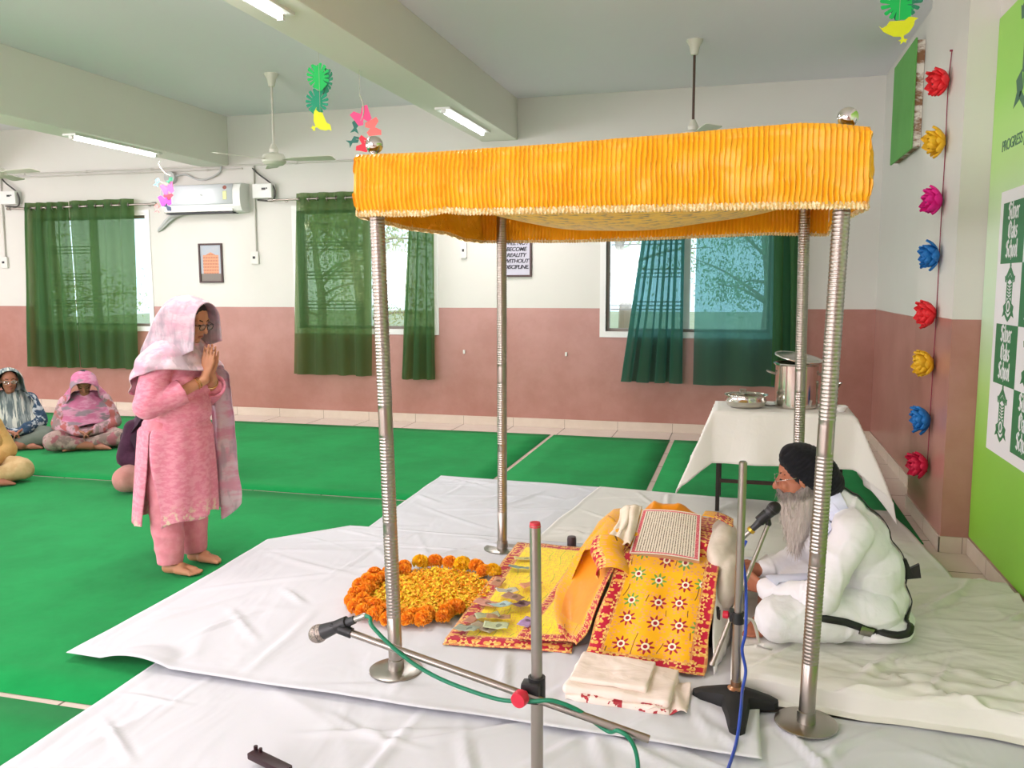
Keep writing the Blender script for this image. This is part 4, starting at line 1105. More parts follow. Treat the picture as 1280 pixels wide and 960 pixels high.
def crest(bm, cx, cy, s, M, mi=0, mi2=1):
    """tower shaped school crest with striped shaft, round eye and ribbon ends (unit height ~1)"""
    T = lambda pts: [(cx + x * s, cy + y * s) for x, y in pts]
    roof = [(-.30, .34), (-.20, .40), (-.08, .50), (0, .56), (.08, .50), (.20, .40), (.30, .34), (.24, .26), (.10, .36), (0, .42), (-.10, .36), (-.24, .26)]
    prism(bm, T(roof), .001, M, mi); prism(bm, T([(-.05, .54), (.05, .54), (.03, .63), (-.03, .63)]), .001, M, mi)
    for sx in (-1, 1):
        prism(bm, T([(sx * .33, .36), (sx * .25, .33), (sx * .22, .23), (sx * .30, .24)]), .0012, M, mi)
        prism(bm, T([(sx * .19, .30), (sx * .14, .33), (sx * .14, -.22), (sx * .19, -.20)]), .001, M, mi)
        prism(bm, T([(sx * .20, -.18), (sx * .34, -.24), (sx * .30, -.34), (sx * .38, -.46), (sx * .24, -.42), (sx * .14, -.34)]), .0012, M, mi)
    prism(bm, T([(-.13, .32), (0, .40), (.13, .32), (.13, .24), (0, .30), (-.13, .24)]), .001, M, mi)
    for i in range(5):
        y = .22 - i * .062
        prism(bm, T([(-.13, y), (-.02, y - .03), (-.02, y - .07), (-.13, y - .035)]), .001, M, mi); prism(bm, T([(.13, y), (.02, y - .03), (.02, y - .07), (.13, y - .035)]), .001, M, mi)
    C = lambda r, n=20, sy=1: [(r * math.cos(2 * PI * i / n), -.24 + r * sy * math.sin(2 * PI * i / n)) for i in range(n)]
    prism(bm, T(C(.15)), .0014, M, mi); prism(bm, T(C(.115)), .0018, M, mi2); prism(bm, T(C(.05, 14, 1.5)), .0022, M, mi)
    prism(bm, T([(-.24, -.40), (-.1, -.50), (0, -.55), (.1, -.50), (.24, -.40), (.20, -.34), (.08, -.43), (0, -.46), (-.08, -.43), (-.20, -.34)]), .0012, M, mi)

# ------------------------------------------------------------------ banner wall
k = NT('banner_print'); P = k.coord('Object'); x, y, z = k.xyz(P)
cr = k.n('ShaderNodeValToRGB'); e = cr.color_ramp.elements
for i, (p_, c) in enumerate(((.0, '86C737'), (.18, '8CCB42'), (.30, 'A9D878'), (.44, 'CBE6C4'), (.60, 'D5EACB'), (.72, 'B9E08C'), (.86, '9AD75E'), (1, '96D455'))):
    q = e[i] if i < 2 else e.new(p_); q.position = p_; q.color = lin(c)
k.put(cr.inputs[0], z / 2.96); k.set(Base_Color=cr.outputs[0], Roughness=.45); k.bump(k.noise(P, 1.6, 3), .12, .03); M_banner = k.m
M_bgreen = plain('banner_dark_green', '3F6E55', .5); M_bwhite = plain('banner_white', 'F1EFF2', .5); M_sgreen = plain('logo_green', '2E7A47', .5)
bn = thing('school_banner', 'large light green printed banner covering the near right wall', 'banner', (XG, 3.6, .112))
bm = B(); box(bm, XG - .006, XG - .001, 1.2, 5.462, .112, 3.07); obj('banner_sheet', bm, M_banner, bn, False, True)
bm = B(); crest(bm, 0, 0, .62, MR(XG - .006, 4.86, 2.80), 0, 1); obj('crest', bm, [M_bgreen, M_bwhite], bn, False, True)
bm = B(); merge(bm, text_bm('PROGRESS | PEACE', .082, .0, .0, 'LEFT', .9), 0, MR(XG - .0065, 5.255, 2.315)); obj('motto', bm, M_bgreen, bn, False, True)
sh = thing('logo_sheet', 'white sheet chequered with dark green school name squares on the green banner', 'poster', (XG - .008, 4.0, .70))
bm = B(); box(bm, XG - .010, XG - .0065, 2.9, 5.195, .70, 2.095); obj('backing', bm, M_bwhite, sh, False, True)
CW, CH, y0, z0 = .375, .318, 5.135, 2.03
for i in range(5):
    for j in range(4):
        yc = y0 - CW * (i + .5); zc = z0 - CH * (j + .5)
        if (i + j) % 2 == 0:
            bm = B(); box(bm, XG - .0112, XG - .0100, yc - CW / 2, yc + CW / 2, zc - CH / 2, zc + CH / 2); o = obj('green_square', bm, M_sgreen, sh, False, True)
            bm = B()
            for q, wd in enumerate(('Silver', 'Oaks', 'School')): black_letter(bm, wd, .058, MR(XG - .0112, yc, zc + .070 - .098 * q))
            obj('school_name', bm, M_bwhite, o, False, True)
        else:
            bm = B(); crest(bm, 0, .0, .262, MR(XG - .0100, yc, zc), 0, 1); obj('crest', bm, [M_sgreen, M_bwhite], sh, False, True)

# ------------------------------------------------------------------ things on the right wall
bd = thing('notice_board', 'green cloth covered board with a worn brown edge high on the right wall', 'board', (XR, 7.85, 3.08))
k = NT('board_felt'); P = k.coord('Object'); k.set(Base_Color=k.mix(k.noise(P, 5, 4), '5FA050', '6DAE5C'), Roughness=.9); k.bump(k.noise(P, 4, 4), .3, .03); M_felt = k.m
k = NT('worn_board_edge'); P = k.coord('Object'); k.set(Base_Color=k.mix(k.step(.42, .55, k.noise(k.mapping(P, (4, 4, 9)), 1, 6, .7)), '8A6444', 'E3DED0'), Roughness=.9); M_worn = k.m
bm = B(); box(bm, XR - .075, XR - .06, 7.36, 8.34, 2.655, 3.49, .006); obj('felt_face', bm, M_felt, bd, False, True)
bm = B(); box(bm, XR - .062, XR - .002, 7.375, 8.33, 2.67, 3.475, .004); obj('board_core', bm, M_worn, bd, False, True)
def frame(name, label, M, w, h, art, grp=None, cat='picture', d=.022, b=.022):
    t = thing(name, label, cat, M.to_translation(), 0, grp)
    bm = B()
    for x0, x1, y0, y1 in ((-w / 2, w / 2, h / 2 - b, h / 2), (-w / 2, w / 2, -h / 2, -h / 2 + b), (-w / 2, -w / 2 + b, -h / 2 + b, h / 2 - b), (w / 2 - b, w / 2, -h / 2 + b, h / 2 - b)):
        s = B(); box(s, x0, x1, y0, y1, 0, d, .003); merge(bm, s, 0, M)
    obj('frame', bm, M_frame, t, False, True)
    s = B(); box(s, -w / 2 + b, w / 2 - b, -h / 2 + b, h / 2 - b, .002, .008); bm = B(); merge(bm, s, 0, M); p = obj('print', bm, art, t, False, True)
    return t, p
k = NT('building_print'); P = k.coord('Object'); x, y, z = k.xyz(P)
sky = k.mix(k.noise(P, 14, 4), '8FA6B8', 'B5B0AC'); wl_ = k.mix((x * 60).mod(1.0).gt(.55) * (z * 26).mod(1.0).gt(.5), 'D08A5E', '8E5236')
inb = z.lt(.10) * z.gt(-.13) * x.abs().lt(.11); dome = (x.abs() * .5 + z).lt(.135) * z.gt(.0) * x.abs().lt(.08)
c = k.mix(inb.max(dome), sky, wl_); c = k.mix(z.lt(-.13), c, '6E665A'); k.set(Base_Color=c, Roughness=.35); M_bprint = k.m
frame('picture', 'dark framed picture of a sandstone building under the air conditioner', MW(-6.40, YF - .002, 1.892), .335, .485, M_bprint)
M_qp = plain('quote_paper', 'B9B7C4', .35)
qt, qp = frame('framed_quote', 'framed handwritten quote hanging behind the rear left canopy post', MW(-2.475, YF - .002, 1.985), .36, .57, M_qp)
bm = B()
for i, s in enumerate(('WILL NOT', 'BECOME', 'REALITY', 'WITHOUT', 'DISCIPLINE.')):
    merge(bm, text_bm(s, .062, .25, .0012, 'CENTER', .95 if i < 4 else .9), 0, MW(-2.475, YF - .012, 2.055 - .066 * i))
obj('lettering', bm, plain('quote_ink', '23222C', .6), qp, False, True)
k = NT('grey_art'); P = k.coord('Object'); k.set(Base_Color=k.mix(k.step(.45, .55, k.noise(P, 7, 2)), 'C9CBC4', '8E948C'), Roughness=.2); M_gart = k.m
frame('picture', 'narrow dark framed picture on the right wall behind the paper flowers', MR(XR - .002, 6.80, 2.0), .46, .46, M_gart)

# paper lotus flowers on a string down the pillar
def lotus(name, label, y, z, col, stam, s=1.14, droop=0):
    t = thing(name, label, 'paper flower', (1.176, y, z), 0, 'paper lotus flowers on the pillar')
    rr = random.Random(int(z * 1000)); bm = B(); ax = Vector((-1, -.18, -.12 - droop)).normalized()
    q = Vector((0, 0, 1)).rotation_difference(ax)
    for ringi, (n, op, L, w) in enumerate(((9, 58, .098, .036), (8, 40, .110, .036), (6, 20, .100, .028))):
        for i in range(n):
            a = 2 * PI * (i + .5 * ringi) / n + rr.uniform(-.12, .12); o_ = math.radians(op + rr.uniform(-7, 7)); Ls = L * rr.uniform(.9, 1.1) * s
            rows = []
            for j in range(7):
                f = j / 6; ang = o_ * (1.25 - .45 * f); rad = .012 + Ls * f * math.sin(ang); hh = Ls * f * math.cos(ang) + .004
                ww = w * s * (math.sin(PI * min(f * .92 + .06, 1)) ** .7 if f < 1 else .03)
                c = Vector((rad * math.cos(a), rad * math.sin(a), hh)); sd = Vector((-math.sin(a), math.cos(a), 0))
                rows.append([bm.verts.new(q @ (c + sd * ww * k_ - Vector((math.cos(a), math.sin(a), 0)) * (.010 * s * k_ * k_) + Vector((0, 0, .008 * k_ * k_)))) for k_ in (-1, 0, 1)])
            for r0, r1 in zip(rows, rows[1:]):
                for k_ in (0, 1): bm.faces.new((r0[k_], r0[k_ + 1], r1[k_ + 1], r1[k_]))
    o = obj('petals', bm, col, t, sharp=0); thick(o, .0012, 0)
    bm = B()
    for i in range(16):
        a = rr.uniform(0, 2 * PI); b = rr.uniform(.05, .45); d = q @ Vector((math.sin(b) * math.cos(a), math.sin(b) * math.sin(a), math.cos(b)))
        rod(bm, d * .01, d * .085 * s, .0022, .0035, seg=6)
    obj('stamens', bm, stam, t, sharp=0)
P_ = lambda n, c: plain(n, c, .6)
PR, PY, PP, PBu, PC = P_('red_paper', 'E8262E'), P_('yellow_paper', 'EDBB1E'), P_('pink_paper', 'EE1493'), P_('blue_paper', '1577C4'), P_('crimson_paper', 'D01243')
ST = P_('dark_paper', '4A1A22'); STP = P_('purple_paper', '5B2A4E')
YL = 5.88
for y, z, c, st, lb in ((YL, 2.842, PR, ST, 'topmost red paper lotus on the pillar string'), (YL, 2.485, PY, ST, 'upper yellow paper lotus with dark centre on the pillar'),
                        (YL, 2.126, PP, STP, 'bright pink paper lotus on the pillar above the small frame'), (YL, 1.790, PBu, STP, 'upper blue paper lotus in front of the small framed picture'),
                        (YL, 1.425, PR, ST, 'lower red paper lotus at the edge of the brown dado'), (YL, 1.115, PY, ST, 'lower yellow paper lotus on the brown part of the pillar'),
                        (YL, .755, PBu, STP, 'lower blue paper lotus on the brown part of the pillar'), (YL, .455, PC, STP, 'lowest crimson paper lotus near the floor by the pillar')):
    lotus('paper_lotus', lb, y, z, c, st)
bm = B(); tube(bm, [(1.176, YL - .03, 3.01), (1.172, YL, 2.8), (1.175, YL, 2.4), (1.173, YL, 2.0), (1.175, YL, 1.4), (1.172, YL, 1.0), (1.172, YL + .01, .40)], .003, 6, 5)
rod(bm, (1.18, YL - .03, 3.01), (1.165, YL - .03, 3.01), .006)
o = obj('flower_string', bm, P_('maroon_string', '8A1F3E')); tag(o, 'thin maroon string carrying the paper flowers down the pillar', 'string')

# ------------------------------------------------------------------ air conditioner and electrics on the far wall
ac = thing('air_conditioner', 'white split air conditioner mounted high on the far wall', 'air conditioner', (-6.37, YF, 2.67))
bm = B(); X0, X1 = -6.93, -5.83
pf = [(0, -.165), (.10, -.175), (.165, -.155), (.20, -.10), (.212, .0), (.205, .10), (.18, .155), (.15, .170), (0, .172)]
t_ = bmesh.new(); A = [t_.verts.new((X0, YF - d, 2.665 + h)) for d, h in pf]; C_ = [t_.verts.new((X1, YF - d, 2.665 + h)) for d, h in pf]
for i in range(len(pf)):
    j = (i + 1) % len(pf); t_.faces.new((A[i], C_[i], C_[j], A[j]))
t_.faces.new(list(reversed(A))); t_.faces.new(C_); bmesh.ops.recalc_face_normals(t_, faces=t_.faces); merge(bm, t_)
obj('body', bm, M_white, ac, True, True, sharp=25)
bm = B(); grid(bm, lambda u, v: (lerp(X0 + .01, X1 - .10, u), YF - (.213 - .012 * (2 * v - 1) ** 2 - .012 * (v > .9)), lerp(2.585, 2.825, v)), 2, 12); o = obj('front_panel', bm, plain('ac_panel', 'DCE0E6', .3), ac, True, True, sharp=0); thick(o, .004, 0)
bm = B(); box(bm, X0 + .05, X1 - .12, YF - .185, YF - .06, 2.484, 2.497, .003); obj('air_outlet', bm, plain('dark_outlet', '24272E', .5), ac, False, True)
bm = B(); box(bm, X0 + .04, X1 - .11, YF - .203, YF - .180, 2.505, 2.535, .006); obj('louver', bm, M_white, ac, False, True)
bm = B(); ellipsoid(bm, (X0 + .12, YF - .214, 2.79), (.012, .003, .015), seg=10); obj('badge', bm, plain('brown_badge', '5A4326', .4), ac, True, True)
bm = B(); ellipsoid(bm, (X0 + .58, YF - .2155, 2.70), (.02, .002, .009), (0, .4, 0)); obj('maker_mark', bm, M_grey, ac, False, True)
bm = B(); ellipsoid(bm, (X1 - .20, YF - .210, 2.775), (.028, .003, .03), seg=14); o = obj('energy_label_dial', bm, plain('label_red', '8C4A3C', .5), ac, True, True)
bm = B(); box(bm, X1 - .225, X1 - .175, YF - .218, YF - .214, 2.64, 2.74); obj('energy_label', bm, plain('label_yellow', 'D8DCA0', .5), ac, False, True)
bm = B(); tube(bm, [(-6.74, YF - .06, 2.50), (-6.82, YF - .07, 2.485), (-6.92, YF - .065, 2.46), (-7.05, YF - .045, 2.36), (-7.12, YF - .02, 2.31)], .021, 12); tube(bm, [(-6.78, YF - .05, 2.49), (-6.90, YF - .05, 2.44), (-7.06, YF - .035, 2.33), (-7.14, YF - .01, 2.30)], .014, 10)
obj('pipe', bm, M_grey, ac, True, True)
M_cond = plain('pvc_conduit', 'C9C6BD', .5)
def conduit(pts, label, r=.011):
    bm = B(); tube(bm, pts, r, 10, 0)
    for a, b in zip(pts, pts[1:]):
        a = Vector(a); b = Vector(b); n = max(1, int((b - a).length / .9))
        for i in range(n):
            p = a.lerp(b, (i + .5) / n); d = (b - a).normalized(); lathe(bm, [(r * 1.5, 0), (r * 1.5, .03)], 10, frame_to(p, d))
    o = obj('conduit', bm, M_cond); tag(o, label, 'conduit')
yw = YF - .018
conduit([(XL + .05, yw, 3.085), (-5.75, yw, 3.06), (-2.4, yw, 3.06)], 'long pale conduit running along the top of the far wall')
conduit([(-5.90, yw, 3.02), (XL + .05, yw, 3.045)], 'second pale conduit just below the long one at the left', .009)
conduit([(-5.75, yw, 3.06), (-5.755, yw, 2.0)], 'vertical pale conduit right of the air conditioner')
conduit([(-9.53, yw, 3.08), (-9.54, yw, 2.0)], 'vertical pale conduit at the left picture edge')
M_sw = plain('switch_plate', 'DAD8D0', .35)
def plate(name, label, x, z, w, h, d=.03, rocker=True, cat='switch'):
    t = thing(name, label, cat, (x, YF, z)); bm = B(); box(bm, x - w / 2, x + w / 2, YF - d, YF, z - h / 2, z + h / 2, .005); obj('plate', bm, M_sw, t, False, True)
    if rocker:
        bm = B(); box(bm, x - w * .22, x + w * .1, YF - d - .006, YF - d + .002, z - .012, z + .018, .002); obj('rocker', bm, M_dark, t, False, True)
    return t
plate('socket', 'white socket below the conduit right of the air conditioner', -5.775, 1.95, .10, .15)
plate('socket', 'white socket below the conduit at the left picture edge', -9.56, 1.93, .11, .15)
plate('socket', 'small white hanging socket between the canopy posts', -3.09, 2.00, .07, .17)
plate('wall_peg', 'small white peg on the brown wall left of the rear left post', -3.10, .845, .025, .045, .02, False, 'peg'); plate('wall_peg', 'small white peg on the brown wall right of the rear left post', -1.90, .84, .025, .045, .02, False, 'peg')
def stab(x, z, label):
    t = thing('stabilizer', label, 'stabilizer', (x, YF, z)); bm = B(); box(bm, x - .13, x + .13, YF - .10, YF, z - .085, z + .085, .01); obj('case', bm, M_white, t, False, True)
    bm = B(); box(bm, x + .0, x + .05, YF - .106, YF - .099, z + .01, z + .035, .002); box(bm, x + .06, x + .075, YF - .106, YF - .099, z + .02, z + .035); obj('display', bm, M_dark, t, False, True)
    bm = B(); tube(bm, [(x - .16, YF - .02, z + .28), (x - .06, YF - .05, z + .20), (x + .11, YF - .06, z + .08), (x + .15, YF - .05, z - .02), (x + .10, YF - .04, z - .11), (x - .10, YF - .03, z - .10)], .010, 8); obj('cord', bm, plain('dark_cord', '4A4846', .5), t, True, True)
stab(-5.60, 2.74, 'white voltage stabilizer box right of the air conditioner'); stab(-9.36, 2.77, 'white voltage stabilizer box at the left picture edge')
t = thing('junction_box', 'grey round junction box above the air conditioner', 'box', (-6.90, YF, 2.97)); bm = B(); rod(bm, (-6.90, YF, 2.945), (-6.90, YF - .07, 2.945), .075); obj('box', bm, M_grey, t, True, True)
bm = B(); tube(bm, [(-6.83, YF - .04, 2.96), (-6.7, YF - .03, 2.98), (-6.55, YF - .03, 2.92), (-6.4, YF - .03, 2.91), (-6.22, YF - .03, 2.98), (-6.18, YF - .03, 3.06)], .012, 8); obj('cord', bm, M_grey, t, True, True)

# ------------------------------------------------------------------ ceiling fans
M_fan = plain('fan_enamel', 'D3D2C3', .4)
def fan(x, y, zm, a0, label, rodm):
    t = thing('ceiling_fan', label, 'ceiling fan', (x, y, ZC), 0, 'ceiling fans')
    bm = B(); lathe(bm, [(.07, ZC), (.068, ZC - .012), (.045, ZC - .05), (.03, ZC - .12), (.014, ZC - .125)], 24, Matrix.Translation((x, y, 0)), caps=False); obj('canopy_cup', bm, M_fan, t, True, True)
    bm = B(); rod(bm, (x, y, zm + .1), (x, y, ZC - .1), .011); obj('down_rod', bm, rodm, t, True, True)
    bm = B(); lathe(bm, [(0, zm + .16), (.02, zm + .155), (.045, zm + .10), (.04, zm + .07), (.10, zm + .05), (.115, zm + .02), (.115, zm - .02), (.09, zm - .045), (.03, zm - .06), (0, zm - .062)], 30, Matrix.Translation((x, y, 0))); obj('motor', bm, M_fan, t, True, True, sharp=30)
    for i in range(3):
        a = a0 + 2 * PI * i / 3; bm = B(); M = Matrix.Translation((x, y, zm)) @ Matrix.Rotation(a, 4, 'Z') @ Matrix.Rotation(-.16, 4, 'X')
        s = B(); prism(s, [(.10, -.02), (.18, -.035), (.22, -.055), (.60, -.068), (.625, -.05), (.625, .05), (.60, .068), (.22, .055), (.18, .035), (.10, .02)], .006); merge(bm, s, 0, M); obj('blade', bm, M_fan, t, False, True)
M_rodw = plain('pale_rod', 'C8C5B8', .4); M_rodd = plain('brown_rod', '4A3428', .4)
fan(-4.47, 7.59, 2.83, .05, 'cream ceiling fan above the air conditioner bay', M_rodw); fan(-.455, 7.55, 2.84, .85, 'ceiling fan with dark rod half hidden behind the canopy', M_rodd); fan(-7.87, 7.60, 2.83, -.12, 'ceiling fan with one blade showing at the left picture edge', M_rodw)

# ------------------------------------------------------------------ hanging paper mobiles
def monstera(r):
    pts = []; N = 132
    cuts = [PI / 2 + q * a for q in (-1, 1) for a in (.55, .98, 1.38, 1.78, 2.2)]
    for i in range(N):
        a = -PI / 2 + 2 * PI * i / N
        rad = r * (1.0 + .14 * math.cos(a - PI / 2) - (.25 * math.exp(-((abs(a - PI / 2) - 0) / .22) ** 2)) + .16 * math.exp(-((a + PI / 2) / .25) ** 2) + .16 * math.exp(-((a - 3 * PI / 2) / .25) ** 2))
        d = min(abs((a - c + PI) % (2 * PI) - PI) for c in cuts)
        if d < .055: rad *= .50
        elif d < .10: rad *= .93
        pts.append((rad * .9 * math.cos(a), rad * math.sin(a)))
    return pts
BIRD = [(-.10, .035), (-.085, .02), (-.06, .03), (-.045, .05), (-.01, .045), (.03, .04), (.055, .055), (.075, .05), (.10, .04), (.082, .03), (.075, .005), (.05, -.025), (.02, -.04), (.022, -.055), (.04, -.06), (.03, -.068), (.03, -.08), (.018, -.070), (.0, -.082), (.004, -.066), (-.01, -.06), (.008, -.055), (.006, -.042), (-.03, -.035), (-.06, -.015), (-.08, .0)]
FISH = [(-.035, .02), (-.012, .006), (.01, .018), (.03, .0), (.01, -.018), (-.012, -.006), (-.035, -.02), (-.026, 0)]
BFLY = [(0, .012), (.02, .035), (.04, .03), (.034, .004), (.03, -.024), (.012, -.03), (0, -.010), (-.012, -.03), (-.03, -.024), (-.034, .004), (-.04, .03), (-.02, .035)]
GRN1, GRN2, GRN3, YLW = P_('bright_green_paper', '10C45C'), P_('dark_green_paper', '0B7A55'), P_('teal_paper', '0A9A72'), P_('lime_paper', 'E2E81A')
TEAL, PNK, RDP, NVY, LBL, CRL = P_('deep_teal_paper', '11685A'), P_('rose_paper', 'F04A86'), P_('scarlet_paper', 'E8203C'), P_('navy_paper', '23304E'), P_('sky_paper', '4FA8CE'), P_('coral_paper', 'F2706C')
MGT = P_('magenta_paper', 'F032C8'); STRG = P_('pale_string', 'B9B6A6')
def cut(t, name, poly, mat, x, y, z, rz=0, roll=0, s=1.0, tilt=0):
    bm = B(); M = Matrix.Translation((x, y, z)) @ Matrix.Rotation(rz, 4, 'Z') @ Matrix.Rotation(tilt, 4, 'X') @ MW(0, 0, 0) @ Matrix.Rotation(roll, 4, 'Z') @ Matrix.Scale(s, 4)
    prism(bm, poly, .0015 / s, M); obj(name, bm, mat, t, False, True)
def jungle(x, y, zt, label, birdroll, brz, dz=0):
    t = thing('paper_mobile', label, 'paper mobile', (x, y, ZC))
    bm = B(); rod(bm, (x, y, zt - .3), (x, y, ZC), .0015, seg=6); obj('string', bm, STRG, t, True, True)
    cut(t, 'leaf', monstera(.098), GRN1, x - .005, y, zt, .15, .15); cut(t, 'leaf', monstera(.095), GRN2, x + .04, y + .03, zt - .03, -.5, -.3)
    cut(t, 'leaf', monstera(.095), GRN3, x - .03, y + .01, zt - .18, .3, -.15); cut(t, 'bird', BIRD, YLW, x + .0 + dz, y - .01, zt - .325 if not dz else zt - .185, brz, birdroll, 1.05)
jungle(-3.13, 6.0, 3.165, 'paper mobile of monstera leaves and yellow bird hanging left of the centre beam', -1.05, .2)
t = thing('paper_mobile', 'paper mobile of green leaves and a lime bird cut off by the top picture edge', 'paper mobile', (.79, 5.3, ZC))
bm = B(); rod(bm, (.79, 5.3, 3.0), (.79, 5.3, ZC), .0015, seg=6); obj('string', bm, STRG, t, True, True)
cut(t, 'leaf', monstera(.098), GRN1, .785, 5.3, 3.145, .1, .6); cut(t, 'leaf', monstera(.095), GRN2, .82, 5.32, 3.155, -.4, -.5); cut(t, 'bird', BIRD, YLW, .79, 5.29, 3.01, .05, .12, 1.02)
t = thing('paper_mobile', 'small paper mobile of pink and blue fishes left of the air conditioner', 'paper mobile', (-6.14, 8.08, 3.06))
bm = B(); rod(bm, (-6.14, 8.08, 2.96), (-6.14, 8.08, 3.06), .0015, seg=6); tube(bm, [(-6.14, 8.08, 2.96), (-6.155, 8.08, 2.92), (-6.09, 8.08, 2.83), (-6.02, 8.08, 2.80)], .005, 6); rod(bm, (-6.06, 8.08, 2.82), (-6.08, 8.08, 2.45), .0012, seg=5); rod(bm, (-6.17, 8.08, 2.74), (-6.02, 8.08, 2.70), .002, seg=5); rod(bm, (-6.20, 8.08, 2.50), (-6.05, 8.08, 2.51), .002, seg=5); obj('string', bm, STRG, t, True, True)
for p, m, x, z, r, s, n in ((FISH, LBL, -6.185, 2.735, 1.2, 1.5, 'fish'), (FISH, GRN2, -6.02, 2.75, .8, 1.4, 'fish'), (BFLY, PNK, -6.055, 2.655, .3, 1.9, 'butterfly'), (BFLY, RDP, -6.06, 2.585, -.6, 1.3, 'butterfly'), (BFLY, MGT, -6.09, 2.53, .2, 1.9, 'butterfly'), (FISH, CRL, -6.20, 2.46, 1.5, 1.6, 'fish'), (FISH, NVY, -6.06, 2.455, -.8, 1.6, 'fish')): cut(t, n, p, m, x, 8.07, z, .2, r, s)
t = thing('paper_mobile', 'small paper mobile of red and teal birds behind the front left canopy corner', 'paper mobile', (-2.80, 6.0, 3.2))
bm = B(); rod(bm, (-2.80, 6.0, 3.0), (-2.80, 6.0, 3.2), .0015, seg=6); tube(bm, [(-2.80, 6, 3.02), (-2.775, 6, 2.95), (-2.775, 6, 2.88), (-2.80, 6, 2.83)], .005, 6); rod(bm, (-2.80, 6, 2.83), (-2.72, 6, 2.79), .002, seg=5); rod(bm, (-2.80, 6, 2.83), (-2.77, 6, 2.67), .0012, seg=5); rod(bm, (-2.84, 6, 2.70), (-2.72, 6, 2.68), .002, seg=5); obj('string', bm, STRG, t, True, True)
for p, m, x, z, r, s, n in ((BFLY, PNK, -2.785, 2.86, .5, 1.9, 'butterfly'), (FISH, TEAL, -2.84, 2.80, 1.4, 1.7, 'fish'), (BFLY, CRL, -2.705, 2.775, -1.3, 1.7, 'butterfly'), (FISH, TEAL, -2.855, 2.69, .5, 1.6, 'fish'), (BFLY, RDP, -2.775, 2.655, 1.2, 1.5, 'butterfly'), (FISH, PC, -2.70, 2.69, .1, 1.3, 'fish')): cut(t, n, p, m, x, 6.0, z, .2, r, s)

# ------------------------------------------------------------------ outside the windows
k = NT('garden_ground'); P = k.coord('Object'); k.set(Base_Color=k.mix(k.noise(P, .6, 4), 'B9B79A', '9DA77C'), Roughness=.95); M_gr = k.m
bm = B(); box(bm, -40, 30, YF + .4, 60, -.35, -.25); structure('ground_outside', bm, M_gr)
M_bark = plain('bark', 'A2957F', .9); M_leaf = [plain('leaf_green', '9DBB78', .6), plain('leaf_yellow', 'C9CE8E', .6), plain('leaf_dark', '98B488', .6)]
def tree(x, y, h, spread, lm, label, seed, nleaf=4000):
    t = thing('garden_tree', label, 'tree', (x, y, -.25), 0, 'trees outside the windows'); rr = random.Random(seed)
    bm = B(); tube(bm, [(x, y, -.25), (x + .08, y, h * .3), (x - .05, y, h * .6), (x + .1, y, h)], [.13, .03], 8, 4); tips = []
    for i in range(16):
        z0 = h * rr.uniform(.22, .9); a = rr.uniform(0, 2 * PI); L = spread * rr.uniform(.5, 1); e_ = Vector((x + L * math.cos(a), y + L * math.sin(a), z0 + L * rr.uniform(-.1, .6)))
        tube(bm, [(x, y, z0), ((x + e_.x) / 2, (y + e_.y) / 2, (z0 + e_.z) / 2 + .1), e_], [.035, .006], 6, 3)
        tips += [Vector((x, y, z0)).lerp(e_, f) for f in (.4, .6, .8, 1)]
    obj('trunk', bm, M_bark, t, True, True)
    bm = B()
    for i in range(nleaf):
        c = rr.choice(tips) + Vector((rr.gauss(0, .28), rr.gauss(0, .28), rr.gauss(0, .25))); q = Euler((rr.uniform(0, 6), rr.uniform(0, 6), rr.uniform(0, 6))).to_matrix(); s = rr.uniform(.028, .055)
        bm.faces.new([bm.verts.new(c + q @ Vector(p)) for p in ((-s, 0, 0), (0, -s * .35, 0), (s, 0, 0), (0, s * .35, 0))])
    obj('foliage', bm, lm, t, True, True, sharp=0)
tree(-12.6, 13.4, 4.2, 1.6, M_leaf[1], 'garden tree behind the far left window', 1); tree(-6.3, 13.2, 4.0, 1.7, M_leaf[1], 'yellow green garden tree behind the window left of the canopy', 2, 6000)
tree(-1.9, 13.6, 4.4, 1.5, M_leaf[0], 'garden tree seen through the left half of the right window', 3, 1800); tree(.4, 17.5, 5.0, 2.0, M_leaf[2], 'dense garden tree seen through the sheer curtain of the right window', 4, 7000); tree(-9.3, 17.5, 4.2, 1.6, M_leaf[0], 'garden tree behind the curtain gap of the far left window', 5)
# ------------------------------------------------------------------ people
from mathutils.bvhtree import BVHTree
def skin(name, c, c2):
    k = NT(name); P = k.coord('Object')
    k.set(Base_Color=k.mix(k.noise(P, 18, 3), c, c2), Roughness=.5, Subsurface_Weight=.08, Specular_IOR_Level=.35)
    k.b.inputs['Subsurface Radius'].default_value = (.010, .004, .002); k.bump(k.noise(P, 120, 2), .06, .002); return k.m
M_skinw = skin('skin_light_brown', 'B9805E', 'C68D6B'); M_skinm = skin('skin_brown', 'A5664A', 'B4755A'); M_skind = skin('skin_warm_brown', '9C654C', 'A8705A')
M_lens = None
k = NT('spectacle_lens'); tr = k.n('ShaderNodeBsdfTransparent'); gl = k.n('ShaderNodeBsdfGlossy'); gl.inputs['Roughness'].default_value = .05
mx = k.n('ShaderNodeMixShader'); mx.inputs[0].default_value = .15; k.t.links.new(tr.outputs[0], mx.inputs[1]); k.t.links.new(gl.outputs[0], mx.inputs[2]); k.t.links.new(mx.outputs[0], k.out.inputs[0]); M_lens = k.m
M_eye = plain('eye_dark', '20140F', .25); M_brow = plain('brow_hair', '2A1F1A', .8); M_lip = plain('lip', '9A5548', .5)

